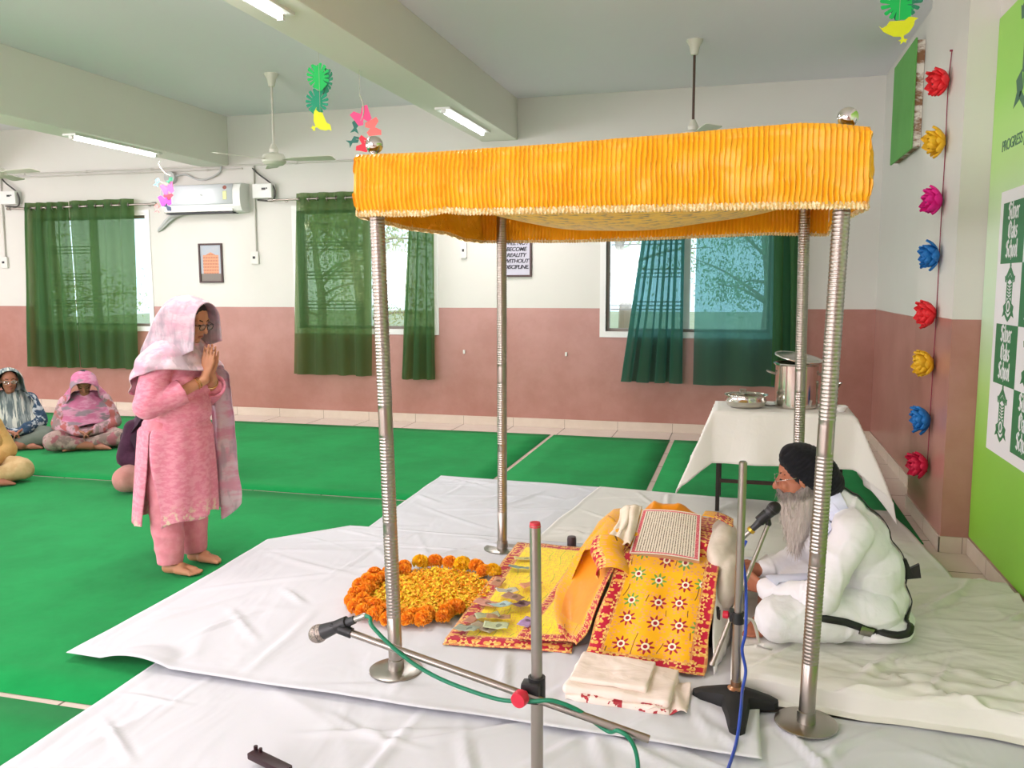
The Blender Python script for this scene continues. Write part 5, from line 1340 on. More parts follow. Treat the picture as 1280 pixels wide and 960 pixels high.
def hand(bm, W, d, n, side, L=.17, curl=.25, thumb=.5, spread=.06):
    """palm + five separate fingers. d: towards fingertips, n: direction the palm faces, side: towards the thumb"""
    W, d, n = Vector(W), Vector(d).normalized(), Vector(n).normalized(); s = Vector(side).normalized(); k_ = L / .17
    base = [(.032, .078), (.011, .084), (-.011, .081), (-.031, .072)]; ln = [.066, .074, .068, .053]; r0 = [.0088, .0090, .0086, .0076]
    for (o, h), l, r in zip(base, ln, r0):
        K = W + d * h * k_ + s * o * k_
        cap(bm, W + s * o * .55 * k_ + d * .008, K, .0125 * k_, .0105 * k_, 10)
        p = K; dd = (d + s * o * spread * 18).normalized(); a = 0
        for f in (.44, .31, .25):
            a += curl; v = (dd * math.cos(a) + n * math.sin(a)); q = p + v * l * f * k_
            cap(bm, p, q, r * k_, r * .88 * k_, 10); p = q; r *= .9
    cap(bm, W - d * .012, W + d * .02, .0175 * k_, .019 * k_, 12)
    t0 = W + d * .018 * k_ + s * .022 * k_; t1 = t0 + (d * (1 - thumb) + s * thumb + n * .25).normalized() * .046 * k_; t2 = t1 + (d * (1.1 - thumb) + s * thumb * .5 + n * .3).normalized() * .036 * k_
    cap(bm, t0, t1, .0125 * k_, .0098 * k_, 10); cap(bm, t1, t2, .0098 * k_, .0078 * k_, 10)

def foot(bm, H, T, side, s=1.0, up=Vector((0, 0, 1))):
    """H heel point, T toe point on the ground, side: towards the big toe"""
    H, T, sd = Vector(H), Vector(T), Vector(side).normalized(); d = (T - H).normalized(); L = (T - H).length
    cap(bm, H + d * .03 + up * .030, H + d * L * .5 + up * .034, .030 * s, .032 * s, 12)
    cap(bm, H + d * L * .45 + sd * .012 + up * .03, H + d * L * .80 + sd * .020 + up * .020, .030 * s, .019 * s, 12)
    cap(bm, H + d * L * .45 - sd * .012 + up * .026, H + d * L * .76 - sd * .024 + up * .017, .026 * s, .016 * s, 12)
    for o, l, r in ((.028, 1.0, .0125), (.010, .985, .0092), (-.006, .955, .0088), (-.020, .915, .0084), (-.033, .87, .0080)):
        a = H + d * L * .76 + sd * o * .85 * s + up * .017; cap(bm, a, H + d * (L * l - r) + sd * o * s + up * r * 1.05, r * 1.05 * s, r * .92 * s, 10)
def head_bm(bm, c, yaw=0, pitch=0, s=1.0, nose=1.0):
    """head looking along +x from centre c; returns its frame"""
    M = Matrix.Translation(Vector(c)) @ Matrix.Rotation(yaw, 4, 'Z') @ Matrix.Rotation(pitch, 4, 'Y') @ Matrix.Scale(s, 4)
    t = B()
    ellipsoid(t, (-.012, 0, .030), (.094, .074, .088)); ellipsoid(t, (.022, 0, -.030), (.066, .060, .078)); cap(t, (.040, 0, -.085), (.064, 0, -.088), .026, .020)
    cap(t, (-.02, .036, -.07), (.045, .018, -.090), .022, .02); cap(t, (-.02, -.036, -.07), (.045, -.018, -.090), .022, .02)
    for q in (-1, 1):
        cap(t, (.060, q * .012, .036), (.064, q * .045, .034), .013, .010)          # brow ridge
        ellipsoid(t, (.066, q * .034, -.020), (.020, .022, .022)); ellipsoid(t, (-.005, q * .076, -.002), (.018, .008, .030), (0, 0, q * .3))   # cheek, ear
        ellipsoid(t, (.068, q * .031, .012), (.013, .014, .009))
        ellipsoid(t, (.086, q * .012, -.030), (.012, .009, .009))
    cap(t, (.076, 0, .022), (.098 + .006 * nose, 0, -.022), .008, .0125 * nose)
    ellipsoid(t, (.076, 0, -.054), (.014, .024, .007)); ellipsoid(t, (.073, 0, -.064), (.014, .020, .008))
    merge(bm, t, 0, M); return M
def face_parts(body, M, brow=True, lips=True, eyes=True):
    def put(name, fn, mat):
        t = B(); fn(t); bm = B(); merge(bm, t, 0, M); return obj(name, bm, mat, body, sharp=0)
    if eyes:
        for q in (-1, 1): put('eye', lambda t: ellipsoid(t, (.0775, q * .031, .010), (.007, .0125, .0038), seg=12), M_eye)
    if brow:
        for q in (-1, 1): put('eyebrow', lambda t: (cap(t, (.0755, q * .014, .031), (.072, q * .036, .037), .0042, .0036, 8), cap(t, (.072, q * .036, .037), (.060, q * .052, .030), .0036, .002, 8)), M_brow)
    if lips: put('lips', lambda t: (ellipsoid(t, (.084, 0, -.0545), (.0075, .022, .0045), seg=12), ellipsoid(t, (.081, 0, -.0635), (.0075, .018, .0055), seg=12)), M_lip)
def spectacles(parent, M, mat, rimless=False):
    t = B()
    for q in (-1, 1):
        pts = [(.100, q * .033 + .024 * math.cos(a), .006 + .017 * math.sin(a)) for a in [2 * PI * i / 20 for i in range(21)]]
        tube(t, pts, .0011 if rimless else .0022, 6, 0); tube(t, [(.100, q * .057, .012), (.09, q * .074, .014), (.0, q * .082, .016)], .0012 if rimless else .002, 6, 0)
    tube(t, [(.100, -.010, .010), (.104, 0, .013), (.100, .010, .010)], .0016, 6, 2)
    bm = B(); merge(bm, t, 0, M); g = obj('spectacles', bm, mat, parent, sharp=0)
    for q in (-1, 1):
        t = B(); lathe(t, [(0, 0), (.0235, 0), (.0235, .001), (0, .001)], 20, Matrix.Translation((.0995, q * .033, .006)) @ Matrix.Rotation(PI / 2, 4, 'Y') @ Matrix.Diagonal((.72, 1, 1, 1)), caps=False)
        bm = B(); merge(bm, t, 0, M); obj('lens', bm, M_lens, g, sharp=0)
    return g
def folds(A, sx, sy, sz, seed=0, A2=0):
    def f(c, n):
        v = 1 - abs(nz(c.x * sx + seed, c.y * sy, c.z * sz)) * 2.2
        return A * max(v, -.5) + A2 * nz(c.x * 30, c.y * 30, c.z * 30 + seed)
    return f

# ---- standing woman in pink, hands folded, facing the scripture
W1 = thing('person', 'standing woman in pink tunic and trousers with palms pressed together', 'person', (-3.0, 4.05, .011))
bm = B()
foot(bm, (-.108, -.112, 0), (.125, -.103, 0), (0, 1, 0), 1.05); foot(bm, (-.104, .110, 0), (.125, .108, 0), (0, -1, 0), 1.05)
for q in (-1, 1):
    cap(bm, (-.065, q * .108, .06), (-.05, q * .105, .16), .034, .037); cap(bm, (-.05, q * .105, .16), (-.03, q * .10, .42), .038, .055); cap(bm, (-.03, q * .10, .42), (-.05, q * .09, .78), .06, .085)
cap(bm, (-.05, 0, .75), (-.03, 0, 1.02), .12, .11); cap(bm, (-.03, 0, 1.02), (-.01, 0, 1.18), .11, .09); cap(bm, (-.01, -.14, 1.20), (-.01, .14, 1.20), .055)
cap(bm, (.01, 0, 1.18), (.045, 0, 1.33), .05, .046)
MH = head_bm(bm, (.075, 0, 1.405), -.05, .40, .98)
for q in (-1, 1):
    cap(bm, (-.02, q * .18, 1.18), (-.03, q * .265, .960), .05, .043); cap(bm, (-.03, q * .265, .960), (.160, q * .036, 1.085), .042, .028)
    cap(bm, (.160, q * .036, 1.085), (.165, q * .022, 1.125), .027, .022)
    hand(bm, (.165, q * .0215, 1.123), (.20, -q * .025, 1), (0, -q, 0), (-1, 0, .12), .168, .02, .28, .02)
bm = fuse(bm, .0052, 3, .4); body = obj('body', bm, M_skinw, W1, sharp=0)
face_parts(body, MH); 
bm = B(); t = B(); ellipsoid(t, (-.022, 0, .038), (.096, .080, .092)); ellipsoid(t, (-.03, 0, -.03), (.085, .078, .09)); merge(bm, t, 0, MH); obj('hair', fuse(bm, .008, 4), plain('black_hair', '17120F', .5), W1, sharp=0)
spectacles(W1, MH, plain('dark_spectacle_frame', '2A211E', .3))
M_pink = cloth('pink_mottled_cotton', 'DF8499', 'E89BAC', 30, .85, .45, (5, 5, 3), .015, thr=(.40, .60), stretch=(1, 1, 2.2))
M_pinkp = cloth('pink_trouser_cotton', 'E38A98', 'E896A2', 20, .85, .4, (6, 6, 2), .015)
k = NT('pale_pink_dupatta'); P = k.coord('Object')
a = k.step(.42, .60, k.noise(k.mapping(P, (3, 3, 9)), 1.6, 4, .6)); b = k.step(.48, .62, k.noise(k.mapping(P, (9, 9, 3), loc=(3, 1, 2)), 1.5, 4, .6))
k.set(Base_Color=k.mix(b * .75, k.mix(a, 'D39AAD', 'D6C3CA'), 'AC9BA3'), Roughness=.85, Sheen_Weight=.1); k.bump(k.noise(k.mapping(P, (6, 6, 10)), 1, 4, .55, .5), .45, .012); M_dup = k.m
k = NT('lilac_grey_dupatta'); P = k.coord('Object'); x, y, z = k.xyz(P)
a = k.step(.40, .60, k.noise(k.mapping(P, (4, 4, 10)), 1.6, 4, .6)); b = k.step(.44, .60, k.noise(k.mapping(P, (10, 10, 3), loc=(3, 1, 2)), 1.5, 4, .6))
pl = ((x * 70 + k.noise(P, 9, 2) * 4).sin().abs() * (z * 64 + k.noise(P, 8, 2) * 4).sin().abs())
k.set(Base_Color=k.mix(pl * .45, k.mix(b * .85, k.mix(a, 'C39AA8', 'C9BDC3'), '9C9098'), 'D2AEBA'), Roughness=.85, Sheen_Weight=.1); k.bump(k.noise(k.mapping(P, (6, 6, 10)), 1, 4, .55, .5), .45, .012); M_hood = k.m
k = NT('embroidered_hem'); P = k.coord('Object')
pb, cb, _, r = k.flowers(P, 16, 5, .4, .8)
x, y, z = k.xyz(P); lace = k.step(.52, .56, k.noise(P, 34, 4, .7)) * k.step(.46, .34, z + k.noise(P, 4, 2) * .08 - (x - .0) * .18)
mot = k.step(.42, .58, k.noise(k.mapping(P, (1, 1, 2.2)), 26, 4, .6))
k.set(Base_Color=k.mix(lace, k.mix(mot, 'DF8499', 'E89BAC'), 'E2CDB0'), Roughness=.85); k.bump(k.noise(k.mapping(P, (5, 5, 3)), 1, 4), .45, .015); M_kurta = k.m
# tunic: top grown from torso and sleeves, skirt panels open at the side slits
bm = B()
ellipsoid(bm, (-.015, 0, 1.08), (.135, .175, .17)); ellipsoid(bm, (.022, -.068, 1.06), (.098, .10, .10)); ellipsoid(bm, (.022, .068, 1.06), (.098, .10, .10)); ellipsoid(bm, (-.030, 0, .92), (.158, .192, .16)); ellipsoid(bm, (-.055, 0, .80), (.172, .212, .14))
cap(bm, (0, -.15, 1.20), (0, .15, 1.20), .07)
for q in (-1, 1):
    cap(bm, (-.02, q * .185, 1.165), (-.03, q * .268, .965), .080, .070); cap(bm, (-.03, q * .268, .965), (.062, q * .178, 1.012), .066, .060)
bm = fuse(bm, .010, 8); wob(bm, folds(.006, 7, 7, 11, 2, .0015)); obj('tunic_top', bm, M_pink, W1, sharp=0)
for q in (-1, 1):
    d = (Vector((.160, q * .036, 1.085)) - Vector((-.03, q * .265, .96))).normalized(); p = Vector((.062, q * .178, 1.012))
    bm = B(); lathe(bm, [(.062, -.045), (.068, .02), (.070, .052), (.066, .056), (.052, .04)], 28, frame_to(p, d), caps=False); wob(bm, lambda c, n: .004 * nz(c.x * 30, c.y * 30, c.z * 30)); obj('cuff', bm, M_pink, W1, sharp=0)
bm = B()
def skirt(front):
    def fn(u, v):
        z = lerp(.285 if front else .30, .86, v); f = 1 - v
        gap = .035 + .50 * sst(.78, .30, z) if front else .03 + .22 * sst(.78, .3, z)
        a0, a1 = (-PI / 2 + gap * .75, PI / 2 - gap * .75) if front else (PI / 2 + gap * .6, 3 * PI / 2 - gap * .6)
        a = lerp(a0, a1, u); tp_ = .045 * sst(.80, .86, z); rx = .178 + .024 * f - tp_; ry = .220 + .037 * f - tp_
        fo = .012 * f * math.sin(a * 9 + (2 if front else 0)) + .012 * nz(math.cos(a) * 3, math.sin(a) * 3, z * 2.2)
        x = (rx + fo) * math.cos(a) - .055 - .035 * f; y = (ry + fo) * math.sin(a)
        return (x, y, z + (.012 * math.sin(a * 6) if v == 0 else 0) + (.03 * f * math.cos(a) if front else -.01 * f))
    return fn
grid(bm, skirt(True), 70, 40); grid(bm, skirt(False), 70, 40); o = obj('tunic_skirt', bm, M_kurta, W1, sharp=0); thick(o, .004, 0)
bm = B()
for q in (-1, 1):
    for (a, ra), (b_, rb) in zip([((-.06, q * .100, .80), .11), ((-.07, q * .103, .50), .10), ((-.065, q * .107, .26), .085)], [((-.07, q * .103, .50), .10), ((-.065, q * .107, .26), .085), ((-.060, q * .108, .085), .068)]): cap(bm, a, b_, ra, rb, 20)
bmf = fuse(bm, .009, 6); bmesh.ops.bisect_plane(bmf, geom=bmf.verts[:] + bmf.edges[:] + bmf.faces[:], plane_co=(0, 0, .062), plane_no=(0, 0, -1), clear_outer=True)
wob(bmf, folds(.007, 6, 6, 9, 5)); o = obj('trousers', bmf, M_pinkp, W1, sharp=0); thick(o, .004, -1)
# head scarf: hood, shoulder wrap and the end hanging over the left forearm
bm = B()
def hood(u, v):
    # v: 0 front rim .. 1 nape ; u: right hem over the crown to the left hem
    s = sst(.35, 1, v); w = .112 * (1 - .12 * s); x = lerp(.172, -.190, v) - .015 * math.sin(PI * v)
    top = pw([(0, 1.505), (.12, 1.528), (.3, 1.546), (.45, 1.540), (.58, 1.515), (.72, 1.46), (.86, 1.38), (1, 1.30)], v)
    bot = lerp(1.255, 1.17, v) if u < .5 else lerp(1.29, 1.17, v)
    if u < .5: bot -= .028 * math.exp(-((v - .32) / .2) ** 2)
    ang = lerp(-PI * .5, PI * .5, (u - .28) / .44) if .28 < u < .72 else 0
    if u <= .28: y = -w - .020 * (1 - u / .28); z = lerp(bot, top - w, u / .28)
    elif u >= .72: y = w + .012 * ((u - .72) / .28); z = lerp(top - w, bot, (u - .72) / .28)
    else: y = w * math.sin(ang); z = top - w + w * math.cos(ang)
    g = .006 * math.sin(z * 40 + v * 7) * nz(x * 9, y * 9, 2) + .008 * nz(x * 7, y * 5, z * 9)
    x += .045 * (1.33 - z) * (v < .5) * -.5
    return (x, y + (g if abs(y) > .05 else 0), z + g * .4)
grid(bm, hood, 64, 40); o = obj('head_scarf', bm, M_hood, W1, sharp=0); thick(o, .004, 1)
bm = B()
def wrap(u, v):
    a = 2 * PI * u; ca, sa = math.cos(a), math.sin(a)
    fr = max(0, ca); sd = abs(sa); bk = max(0, -ca)
    bot = 1.115 * sd ** 2 + 1.00 * bk ** 2 + 1.13 * fr ** 2 + .05 * max(0, ca) * max(0, -sa) * 2 + .02 * math.sin(a * 3)
    z = lerp(bot, 1.325, v)
    rx = pw([(1.0, .205), (1.1, .20), (1.2, .175), (1.28, .13), (1.33, .10)], z); ry = pw([(1.0, .325), (1.1, .315), (1.18, .285), (1.24, .225), (1.29, .135), (1.33, .095)], z)
    if ca > 0: rx = pw([(1.0, .17), (1.1, .175), (1.2, .160), (1.28, .13), (1.33, .10)], z)
    g = .010 * math.sin(z * 60 + a * 2.5) * (1 - v) + .010 * nz(ca * 3, sa * 3, z * 10)
    return ((rx + g) * ca - .022, (ry + g) * sa, z)
grid(bm, wrap, 110, 26, closed_u=True); o = obj('shoulder_wrap', bm, M_dup, W1, sharp=0); thick(o, .004, 1)
bm = B()
def fall(u, v):
    z = lerp(lerp(.30, .22, u * (1 - u) * 4), 1.15, v); sp = lerp(.085, .075, v); zz = 1 - v
    x = lerp(-.03, -.03 + sp * 2, u) - .02 * zz; y = .285 + .03 * math.sin(u * 8 + v * 1.5) * (.6 + zz) - .02 * v + .02 * nz(u * 2, v * 4)
    if v > .93: y -= (v - .93) * 1.4
    return (x + .01 * nz(v * 6, u), y, z)
grid(bm, fall, 36, 50); o = obj('scarf_end', bm, M_dup, W1, sharp=0); thick(o, .003, 0)
bm = B()
for q in (-1, 1):
    d = (Vector((.160, q * .036, 1.085)) - Vector((-.03, q * .265, .96))).normalized()
    for o_, r in ((-.03, .031), (-.043, .032)) if q < 0 else ((-.07, .034),):
        p = Vector((.160, q * .036, 1.085)) + d * o_; lathe(bm, [(r, -.004), (r + .004, 0), (r, .004), (r - .003, 0), (r, -.004)], 24, frame_to(p, d), caps=False)
obj('bangles', bm, plain('gold_bangle', 'D9B878', .25, .9), W1)

# ---- people sitting cross legged
def ribbon_on(bmsrc, pts, w, t_, off=.004):
    """flat strap laid on the surface of a garment"""
    tree_ = BVHTree.FromBMesh(bmsrc); P = catmull(pts, 10); out = []
    for p in P:
        o_ = (p - Vector((.02, 0, min(p.z, .42) - .02))).normalized(); c, n, _, _ = tree_.ray_cast(p + o_ * .30, -o_)
        if c is None: c, n, _, _ = tree_.find_nearest(p)
        out.append((c + n * off, n))
    bm = B(); prev = None; N = len(out)
    for i, (c, n) in enumerate(out):
        d = (out[min(i + 1, N - 1)][0] - out[max(i - 1, 0)][0]).normalized(); s = d.cross(n).normalized() * w / 2
        row = [bm.verts.new(c - s), bm.verts.new(c - s + n * t_), bm.verts.new(c + s + n * t_), bm.verts.new(c + s)]
        if prev:
            for a in range(4): bm.faces.new((prev[a], prev[(a + 1) % 4], row[(a + 1) % 4], row[a]))
        prev = row
    bmesh.ops.recalc_face_normals(bm, faces=bm.faces); return bm

R = thing('person', 'seated man in white clothes and black turban reading into the microphone', 'person', (.52, 3.85, .118), PI)
bm = B()
cap(bm, (-.02, 0, .12), (.03, 0, .36), .13, .13); cap(bm, (.03, 0, .36), (.08, 0, .46), .12, .10); cap(bm, (.07, -.15, .47), (.07, .15, .47), .055)
cap(bm, (.09, 0, .47), (.20, 0, .60), .058, .052)
MHm = head_bm(bm, (.258, 0, .650), 0, .22, 1.06, 1.15)
cap(bm, (.07, .18, .46), (.19, .28, .19), .05, .045); cap(bm, (.19, .28, .19), (.40, .12, .175), .042, .030); hand(bm, (.405, .115, .175), (.75, -.42, .12), (-.2, -.5, -.6), (.1, .1, 1), .180, .38, .45, .05)
cap(bm, (.07, -.18, .46), (.17, -.28, .20), .05, .045); cap(bm, (.17, -.28, .20), (.41, -.05, .200), .042, .030); hand(bm, (.415, -.045, .20), (.8, .35, .05), (-.2, .5, -.6), (.1, -.1, 1), .180, .38, .45, .05)
cap(bm, (-.02, .11, .10), (.36, .29, .095), .08, .062); cap(bm, (.36, .29, .095), (.30, -.06, .05), .055, .042)
cap(bm, (-.02, -.11, .10), (.36, -.29, .095), .08, .062); cap(bm, (.36, -.29, .095), (.385, .05, .045), .055, .040)
foot(bm, (.365, .045, .005), (.455, .275, .0), (1, -.3, 0), 1.05); foot(bm, (.30, -.02, .0), (.34, -.24, .005), (1, .2, 0), 1.0)
body = obj('body', fuse(bm, .0058, 3, .4), M_skinm, R, sharp=0); face_parts(body, MHm, True, False)
spectacles(R, MHm, plain('silver_spectacle_frame', 'C9C3BE', .2, .9), True)
# turban: wrapped layers
bm = B(); t = B()
ellipsoid(t, (.222, 0, .694), (.142, .100, .090), (0, -.55, 0)); ellipsoid(t, (.290, 0, .742), (.058, .072, .046), (0, .25, 0)); ellipsoid(t, (.150, 0, .625), (.070, .085, .078), (0, -.6, 0))
for q in (-1, 1): ellipsoid(t, (.225, q * .052, .668), (.115, .046, .052), (0, -.55, 0))
merge(bm, t); bm = fuse(bm, .006, 8)
MI = MHm.inverted()
def tw(c, n):
    q = MI @ c; s = (q.z + q.x * .55 + abs(q.y) * .25) * 62; f = s - math.floor(s); return .0035 * (f ** .6) + .003 * nz(q.x * 20, q.y * 20, q.z * 20)
wob(bm, tw); obj('turban', bm, cloth('black_turban_cotton', '0E0F14', '14151B', 30, .85, .25, (14, 14, 14), .006), R, sharp=0)
# beard and moustache
k = NT('grey_beard'); P = k.coord('Object'); x, y, z = k.xyz(P)
st = k.noise(k.mapping(P, (150, 150, 9)), 1, 3)
k.set(Base_Color=k.mix(k.step(.555, .585, z + k.noise(P, 20, 2) * .03 + (x - .30) * .25), k.mix(st, 'A89C92', 'D9CFC4'), k.mix(st, '5E5550', '948A82')), Roughness=.75); k.bump(st, .8, .006); M_beard = k.m
bm = B(); t = B()
cap(t, (.278, 0, .525), (.270, 0, .42), .050, .050); cap(t, (.270, 0, .42), (.275, 0, .335), .050, .026)
for q in (-1, 1):
    cap(t, (.225, q * .062, .610), (.245, q * .050, .50), .020, .036); cap(t, (.245, q * .045, .50), (.255, q * .030, .40), .038, .034); cap(t, (.255, q * .022, .40), (.265, q * .015, .325), .034, .018)
    cap(t, (.346, q * .007, .589), (.320, q * .044, .560), .0135, .013); ellipsoid(t, (.290, q * .040, .555), (.046, .034, .044)); cap(t, (.232, q * .070, .625), (.262, q * .060, .575), .017, .026); cap(t, (.320, q * .044, .560), (.296, q * .052, .53), .014, .016); cap(t, (.318, q * .03, .55), (.285, q * .045, .50), .016, .022)
cap(t, (.318, 0, .525), (.305, 0, .44), .022, .026)
merge(bm, t); bm = fuse(bm, .0055, 4)
wob(bm, lambda c, n: .005 * nz(c.x * 85, c.y * 85, c.z * 7) + .003 * nz(c.x * 160, c.y * 160, c.z * 10)); rs = random.Random(5); vs_ = [(v.co.copy(), v.normal.copy()) for v in bm.verts if v.co.z < .60 and v.normal.z < .75]
for i in range(1500):
    c, n = rs.choice(vs_); n = n.normalized(); L = rs.uniform(.018, .05); d = (Vector((rs.uniform(-.12, .2), rs.uniform(-.25, .25), -1)) + n * .22).normalized(); s = d.cross(n).normalized() * .0011
    m = c + d * L * .5 + n * .003; e = c + d * L + n * rs.uniform(-.002, .004)
    a_, b_, c_, d_2, e_ = [bm.verts.new(p) for p in (c - s, c + s, m + s * .8, m - s * .8, e)]; bm.faces.new((a_, b_, c_, d_2)); bm.faces.new((d_2, c_, e_))
obj('beard', bm, M_beard, R, sharp=0)
# long white shirt and trousers
M_wcot = cloth('white_cotton_clothes', 'F1EFF2', None, bump=.55, bscale=(5, 5, 5), bdist=.02); M_wtr = cloth('white_trousers', 'EFEEF1', None, bump=.6, bscale=(7, 7, 7), bdist=.02)
bm = B()
ellipsoid(bm, (-.045, 0, .12), (.155, .19, .145)); ellipsoid(bm, (-.025, 0, .25), (.15, .180, .16)); ellipsoid(bm, (.015, 0, .38), (.125, .185, .15), (0, .3, 0)); cap(bm, (.055, -.155, .475), (.055, .155, .475), .075); cap(bm, (.07, 0, .50), (.150, 0, .575), .085, .066)
ellipsoid(bm, (.10, 0, .33), (.07, .15, .16), (0, .4, 0)); ellipsoid(bm, (-.10, 0, .045), (.13, .21, .055)); ellipsoid(bm, (-.04, .12, .05), (.17, .14, .05))
for q in (-1, 1):
    cap(bm, (.06, q * .180, .465), (.185, q * .275, .205), .078, .066); 
cap(bm, (.185, .275, .20), (.385, .135, .178), .066, .046); cap(bm, (.165, -.285, .21), (.395, -.065, .20), .074, .046)
ellipsoid(bm, (.20, .12, .185), (.16, .15, .04), (0, .1, .5)); ellipsoid(bm, (.20, -.12, .185), (.16, .15, .04), (0, .1, -.5))
bm = fuse(bm, .0095, 8)
def mf(c, n):
    s = 1 - abs(nz(c.x * 4 + c.z * 3, c.y * 5, c.z * 5 - c.x * 5)) * 2.6
    s2 = 1 - abs(nz(c.x * 8 - c.z * 6 + 4, c.y * 8, c.z * 7 + 2)) * 2.6
    s3 = max(0, 1 - abs(nz(c.x * 5 + c.z * 4 + 7, c.y * 4, c.z * 3 - c.x * 6 + 1)) * 9)
    return .006 * max(s, -.4) + .005 * max(s2, -.4) + .006 * s3
wob(bm, mf); shirt = bm.copy(); so = obj('shirt', bm, M_wcot, R, sharp=0)
bm = B(); t = bmesh.new()
lathe(bm, [(.060, -.012), (.072, -.01), (.070, .025), (.058, .035), (.055, .02)], 26, frame_to((.150, 0, .575), (.6, 0, .8)), caps=False); obj('collar', bm, M_wcot, R, sharp=0)
bm = B()
for q in (-1, 1): cap(bm, (-.03, q * .13, .105), (.345, q * .285, .105), .115, .092); cap(bm, (.345, q * .285, .105), (.34, q * .06, .07), .088, .062)
ellipsoid(bm, (-.06, 0, .06), (.14, .22, .06)); bm = fuse(bm, .0095, 8)
wob(bm, lambda c, n: mf(c * 1.2, n)); merge(shirt, bm.copy()); obj('trousers', bm, M_wtr, R, sharp=0)
bm = ribbon_on(shirt, [(.106, .0, .617), (.025, .0, .544), (-.078, .0, .409), (-.154, .01, .25), (-.183, .04, .139), (-.165, .11, .080), (-.104, .19, .060), (-.013, .24, .085), (.085, .27, .122), (.17, .27, .14)], .030, .004)
obj('strap', bm, M_dark, R, sharp=0)
bm = B(); s = B(); box(s, -.03, .03, -.012, .012, -.045, .035, .006); merge(bm, s, 0, Matrix.Translation((-.170, .0, .275)) @ Matrix.Rotation(.4, 4, 'Y')); s = B(); prism(s, [(-.02, 0), (.06, -.05), (.05, -.075), (-.03, -.06)], .02); merge(bm, s, 0, Matrix.Translation((-.215, .01, .30)) @ Matrix.Rotation(PI / 2, 4, 'X')); obj('pouch', bm, M_dark, R, sharp=30)
bm = ribbon_on(shirt, [(-.02, .245, .075), (.03, .255, .092)], .036, .006, .006); obj('buckle', bm, M_steelb, R, sharp=0)
M_scarf = cloth('pale_blue_scarf', 'DCE0F2', None, bump=.4, bscale=(8, 8, 3), bdist=.012)
sc = thing
bm = ribbon_on(shirt, [(.10, .07, .60), (.165, .085, .50), (.195, .10, .40), (.215, .11, .30), (.235, .11, .21)], .085, .006, .008); merge(bm, ribbon_on(shirt, [(.10, -.07, .60), (.165, -.085, .50), (.195, -.10, .40), (.215, -.11, .30)], .085, .006, .008)); obj('scarf', bm, M_scarf, R, sharp=0)
bm = B(); d = Vector((.21, -.16, -.02)).normalized(); lathe(bm, [(.034, -.003), (.037, 0), (.034, .003), (.032, 0), (.034, -.003)], 26, frame_to(Vector((.395, .122, .176)), d), caps=False); obj('bracelet', bm, M_steel, R)

